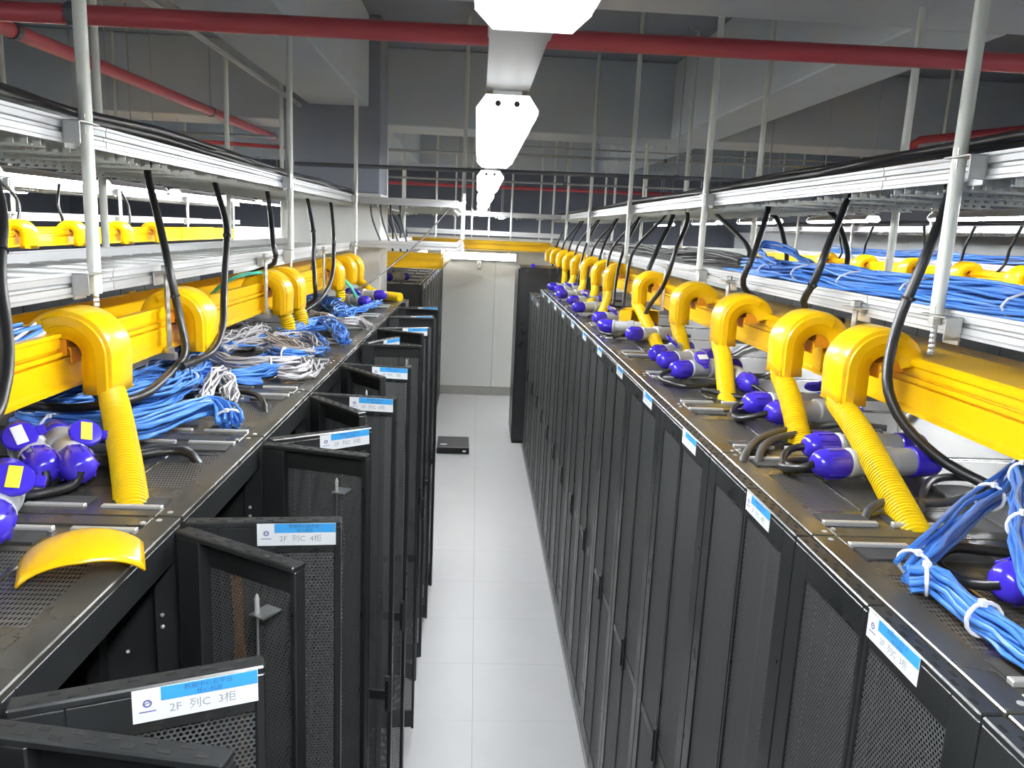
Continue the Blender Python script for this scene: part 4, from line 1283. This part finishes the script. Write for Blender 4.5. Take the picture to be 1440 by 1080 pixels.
def light(label, x, y, z, rotz=0.0, rods=False, length=1.25, tubemat='tube_light'):
    t = thing('fluorescent_light', label, 'fluorescent light', (x, y, z), rotz, 'twin tube lights over the aisles')
    L = length
    b = MB()
    b.prism([(-0.066, 0.0), (-0.062, 0.0), (-0.040, 0.028), (0.040, 0.028), (0.062, 0.0), (0.066, 0.0), (0.066, 0.008), (0.044, 0.036), (-0.044, 0.036), (-0.066, 0.008)], 0, L)
    put('reflector', b.mesh('reflector', 'lamp_white'), t)
    put('housing', MB().box(-0.032, 0.032, 0.02, L - 0.02, 0.036, 0.052, 0.003).mesh('housing', 'lamp_white'), t)
    for yy in (-0.004, L):
        b = MB()
        b.prism([(-0.066, 0.0), (-0.045, -0.020), (0.045, -0.020), (0.066, 0.0), (0.066, 0.010), (0.046, 0.038), (-0.046, 0.038), (-0.066, 0.010)], yy, yy + 0.004)
        ep = put('end_plate', b.mesh('end_plate', 'lamp_cap'), t)
        for s in (-1, 1):
            put('knockout', MB().lathe([(0.006, -0.001), (0.006, 0.0055)], (s * 0.020, yy - 0.0005, 0.020), (0, 1, 0), 12).mesh('knockout', 'conduit_dark'), ep)
    for s in (-1, 1):
        tb = put('tube', MB().tube([(s * 0.030, 0.035, -0.004), (s * 0.030, L - 0.035, -0.004)], 0.013, 10).mesh('tube', tubemat, 40), t)
        for yy in (0.0, L - 0.035):
            put('lamp_holder', MB().box(s * 0.030 - 0.012, s * 0.030 + 0.012, yy, yy + 0.034, -0.018, 0.03, 0.003).mesh('lamp_holder', 'lamp_cap'), t)
    if rods:
        for yy in (0.15, L - 0.15):
            wy = y + yy
            zt_ = 3.75 if any(a0 < wy < a1 for a0, a1 in ((3.25, 3.78), (8.4, 9.1), (13.4, 14.0))) else ZC
            put('suspension_rod', MB().tube([(0, yy, 0.05), (0, yy, zt_ - z)], 0.005, 6).mesh('suspension_rod', 'zinc'), t)
    return t


YL = (-0.31, 1.74, 3.95, 6.15, 8.35, 10.5)
for i, y in enumerate(YL):
    light('%s twin tube light from the camera over the aisle' % ORD[i], FX, y, 3.0)
b = MB()
b.prism([(-0.046, 0), (-0.046, 0.06), (-0.042, 0.06), (-0.042, 0.004), (0.042, 0.004), (0.042, 0.06), (0.046, 0.06), (0.046, 0)], -2.5, 12.4)
t = thing('cable_trunking', 'pale metal trunking carrying the tube lights down the aisle', 'trunking', (FX, 0, 3.052))
put('channel', b.mesh('channel', 'trunking'), t)
for y in (-1.2, 0.9, 3.1, 5.4, 7.6, 9.8, 12.0):
    put('suspension_rod', MB().tube([(0.03, y, 0.05), (0.03, y, ZC - 3.052)], 0.005, 6).mesh('suspension_rod', 'zinc'), t)
    put('coupler', MB().box(-0.049, 0.049, y + 0.24, y + 0.40, -0.002, 0.061, 0.002).mesh('coupler', 'trunking'), t)
for side, x in (('left', -3.25), ('right', 3.35)):
    for i, y in enumerate((-1.4, 0.1, 5.45, 7.0, 8.6, 10.2, 11.8) if side == 'left' else (0.2, 2.4, 4.6, 6.8, 9.0, 11.2)):
        light('%s twin tube light from the camera over the aisle behind the %s row' % (ORD[i], side), x, y, 2.98, rods=True)
for i, y in enumerate((5.0, 8.0, 11.0)):  # extra lamps added to lift the black background on the left
    light('%s tube light in the farthest aisle on the left' % ORD[i], -6.8, y, 2.98, rods=True)
for i, x in enumerate((-3.0, 0.4, 3.6)):  # extra lamps added past the partition to lift the black background
    light('%s tube light from the left in the hall behind the end wall' % ORD[i], x, 15.0, 2.98, rods=True)
t = thing('wall_light', 'horizontal glowing light mounted across the end wall', 'light', (-0.033, 12.9, 2.25))
put('housing', MB().box(-0.615, 0.615, 0.02, 0.10, 0.0, 0.125, 0.006).mesh('housing', 'lamp_white'), t)
put('diffuser', MB().box(-0.605, 0.605, -0.01, 0.02, 0.006, 0.119, 0.012).mesh('diffuser', 'panel_glow'), t)
for x in (-0.5, 0.5):
    put('end_bracket', MB().box(x - 0.012, x + 0.012, 0.03, 0.075, 0.125, 0.33, 0.003).mesh('end_bracket', 'zinc'), t)
t = thing('wall_sensor', 'small grey sensor hanging below the end wall light', 'sensor', (-0.02, 12.93, 2.1))
put('dome', MB().lathe([(0.03, 0), (0.034, 0.02), (0.02, 0.05), (0.008, 0.06), (0.008, 0.17)], (0, 0, 0), (0, 0, 1), 12).mesh('dome', 'plug_grey', 40), t)
put('mount', MB().box(-0.03, 0.03, 0.0, 0.07, 0.07, 0.13, 0.004).mesh('mount', 'lamp_white'), t)

# ------------------------------------------------------------------ pipes and conduits overhead


def pipe(name, label, cat, pts, r, matn, clamps=(), group=None, n=14):
    o = Vector(pts[0])
    t = thing(name, label, cat, o, 0, group)
    put('pipe', MB().tube([Vector(p) - o for p in pts], r, n).mesh('pipe', matn, 50), t)
    for c, zt_ in clamps:
        c = Vector(c) - o
        put('suspension_rod', MB().tube([c, c + Vector((0, 0, zt_))], 0.006, 6).mesh('suspension_rod', 'conduit'), t)
        d = (Vector(pts[1]) - Vector(pts[0])).normalized()
        put('clamp', MB().lathe([(r + 0.006, -0.02), (r + 0.006, 0.02)], c, d, 12).mesh('clamp', 'conduit_dark'), t)
    return t


P3 = 'red sprinkler pipes'
pipe('sprinkler_pipe', 'red pipe crossing the whole ceiling above the lights', 'pipe', [(-4.5, 3.0, 3.41), (4.5, 3.0, 3.465)], 0.034, 'red_pipe', [((-1.5, 3.0, 3.43), 1.05), ((3.0, 3.0, 3.455), 1.0)], P3)
pipe('sprinkler_pipe', 'red pipe receding along the ceiling above the left row', 'pipe', [(-2.45, 1.5, 3.60), (-2.5, 5.5, 3.665), (-2.5, 9.75, 3.70)], 0.040, 'red_pipe', [((-2.48, 4.4, 3.645), 0.8), ((-2.5, 7.5, 3.68), 0.8)], P3)
pipe('sprinkler_pipe', 'thin red branch pipe high behind the left trays', 'pipe', [(-4.2, 9.0, 3.57), (-2.2, 9.0, 3.53)], 0.022, 'red_pipe', (), P3)
t = pipe('sprinkler_pipe', 'red pipe with elbow above the right trays', 'pipe', [(5.45, 6.95, 3.92), (4.7, 7.0, 3.83), (3.78, 7.0, 3.69), (3.73, 7.0, 3.66), (3.735, 7.0, 3.50)], 0.034, 'red_pipe', [((4.7, 7.0, 3.83), 0.6)], P3)
pipe('sprinkler_pipe', 'far red pipe crossing behind the cross trays', 'pipe', [(-3.0, 13.3, 3.42), (5.0, 13.3, 3.46)], 0.03, 'red_pipe', [((0.0, 13.3, 3.435), 1.065), ((3.0, 13.3, 3.45), 1.05)], P3)
pipe('sprinkler_pipe', 'short red pipe with sprinkler above the far right trays', 'pipe', [(2.3, 8.2, 3.20), (3.4, 8.2, 3.22), (3.4, 8.2, 3.05)], 0.03, 'red_pipe', [((2.9, 8.2, 3.21), 1.28)], P3)
P4 = 'conduits crossing the ceiling space'
pipe('conduit', 'dark grey conduit crossing the aisle above the short cross tray', 'conduit', [(-1.6, 6.8, 3.215), (2.4, 6.8, 3.262)], 0.017, 'conduit_dark', [((1.6, 6.8, 3.252), 1.2)], P4)
pipe('conduit', 'pale conduit crossing highest below the far beam', 'conduit', [(-2.6, 9.0, 3.545), (4.4, 9.0, 3.61)], 0.016, 'conduit', [((2.0, 9.0, 3.587), 0.163)], P4)
pipe('conduit', 'pale conduit crossing lowest below the far beam', 'conduit', [(-1.6, 9.1, 3.275), (3.6, 9.1, 3.31)], 0.013, 'conduit', [((0.9, 9.1, 3.292), 0.458)], P4)
pipe('conduit', 'thin pale conduit just above the highest crossing one', 'conduit', [(0.2, 9.3, 3.70), (4.4, 9.3, 3.70)], 0.010, 'conduit', (), P4)
pipe('conduit', 'thin pale conduit above the left trays', 'conduit', [(-4.6, 7.0, 3.42), (-1.8, 7.0, 3.44)], 0.014, 'conduit', [((-3.0, 7.0, 3.43), 1.0)], P4)
pipe('conduit', 'dark conduit running beside the left longitudinal beam', 'conduit', [(-1.62, 2.0, 3.72), (-1.62, 7.1, 3.72)], 0.018, 'conduit', (), P4)

# ------------------------------------------------------------------ things on the floor
t = thing('equipment_case', 'flat black equipment case lying on the floor near the end of the aisle', 'case', (-0.28, 9.65, 0), 0.02)
put('body', MB().box(-0.20, 0.20, -0.26, 0.26, 0, 0.085, 0.006).mesh('body', 'box_dark'), t)
put('front_panel', MB().box(-0.20, 0.20, -0.268, -0.26, 0.005, 0.08, 0.003).mesh('front_panel', 'slot_dark'), t)
put('badge', MB().box(-0.16, -0.08, -0.15, -0.10, 0.085, 0.0865).mesh('badge', 'label_white'), t)
put('latch', MB().box(0.12, 0.16, -0.274, -0.268, 0.03, 0.05, 0.001).mesh('latch', 'zinc'), t)
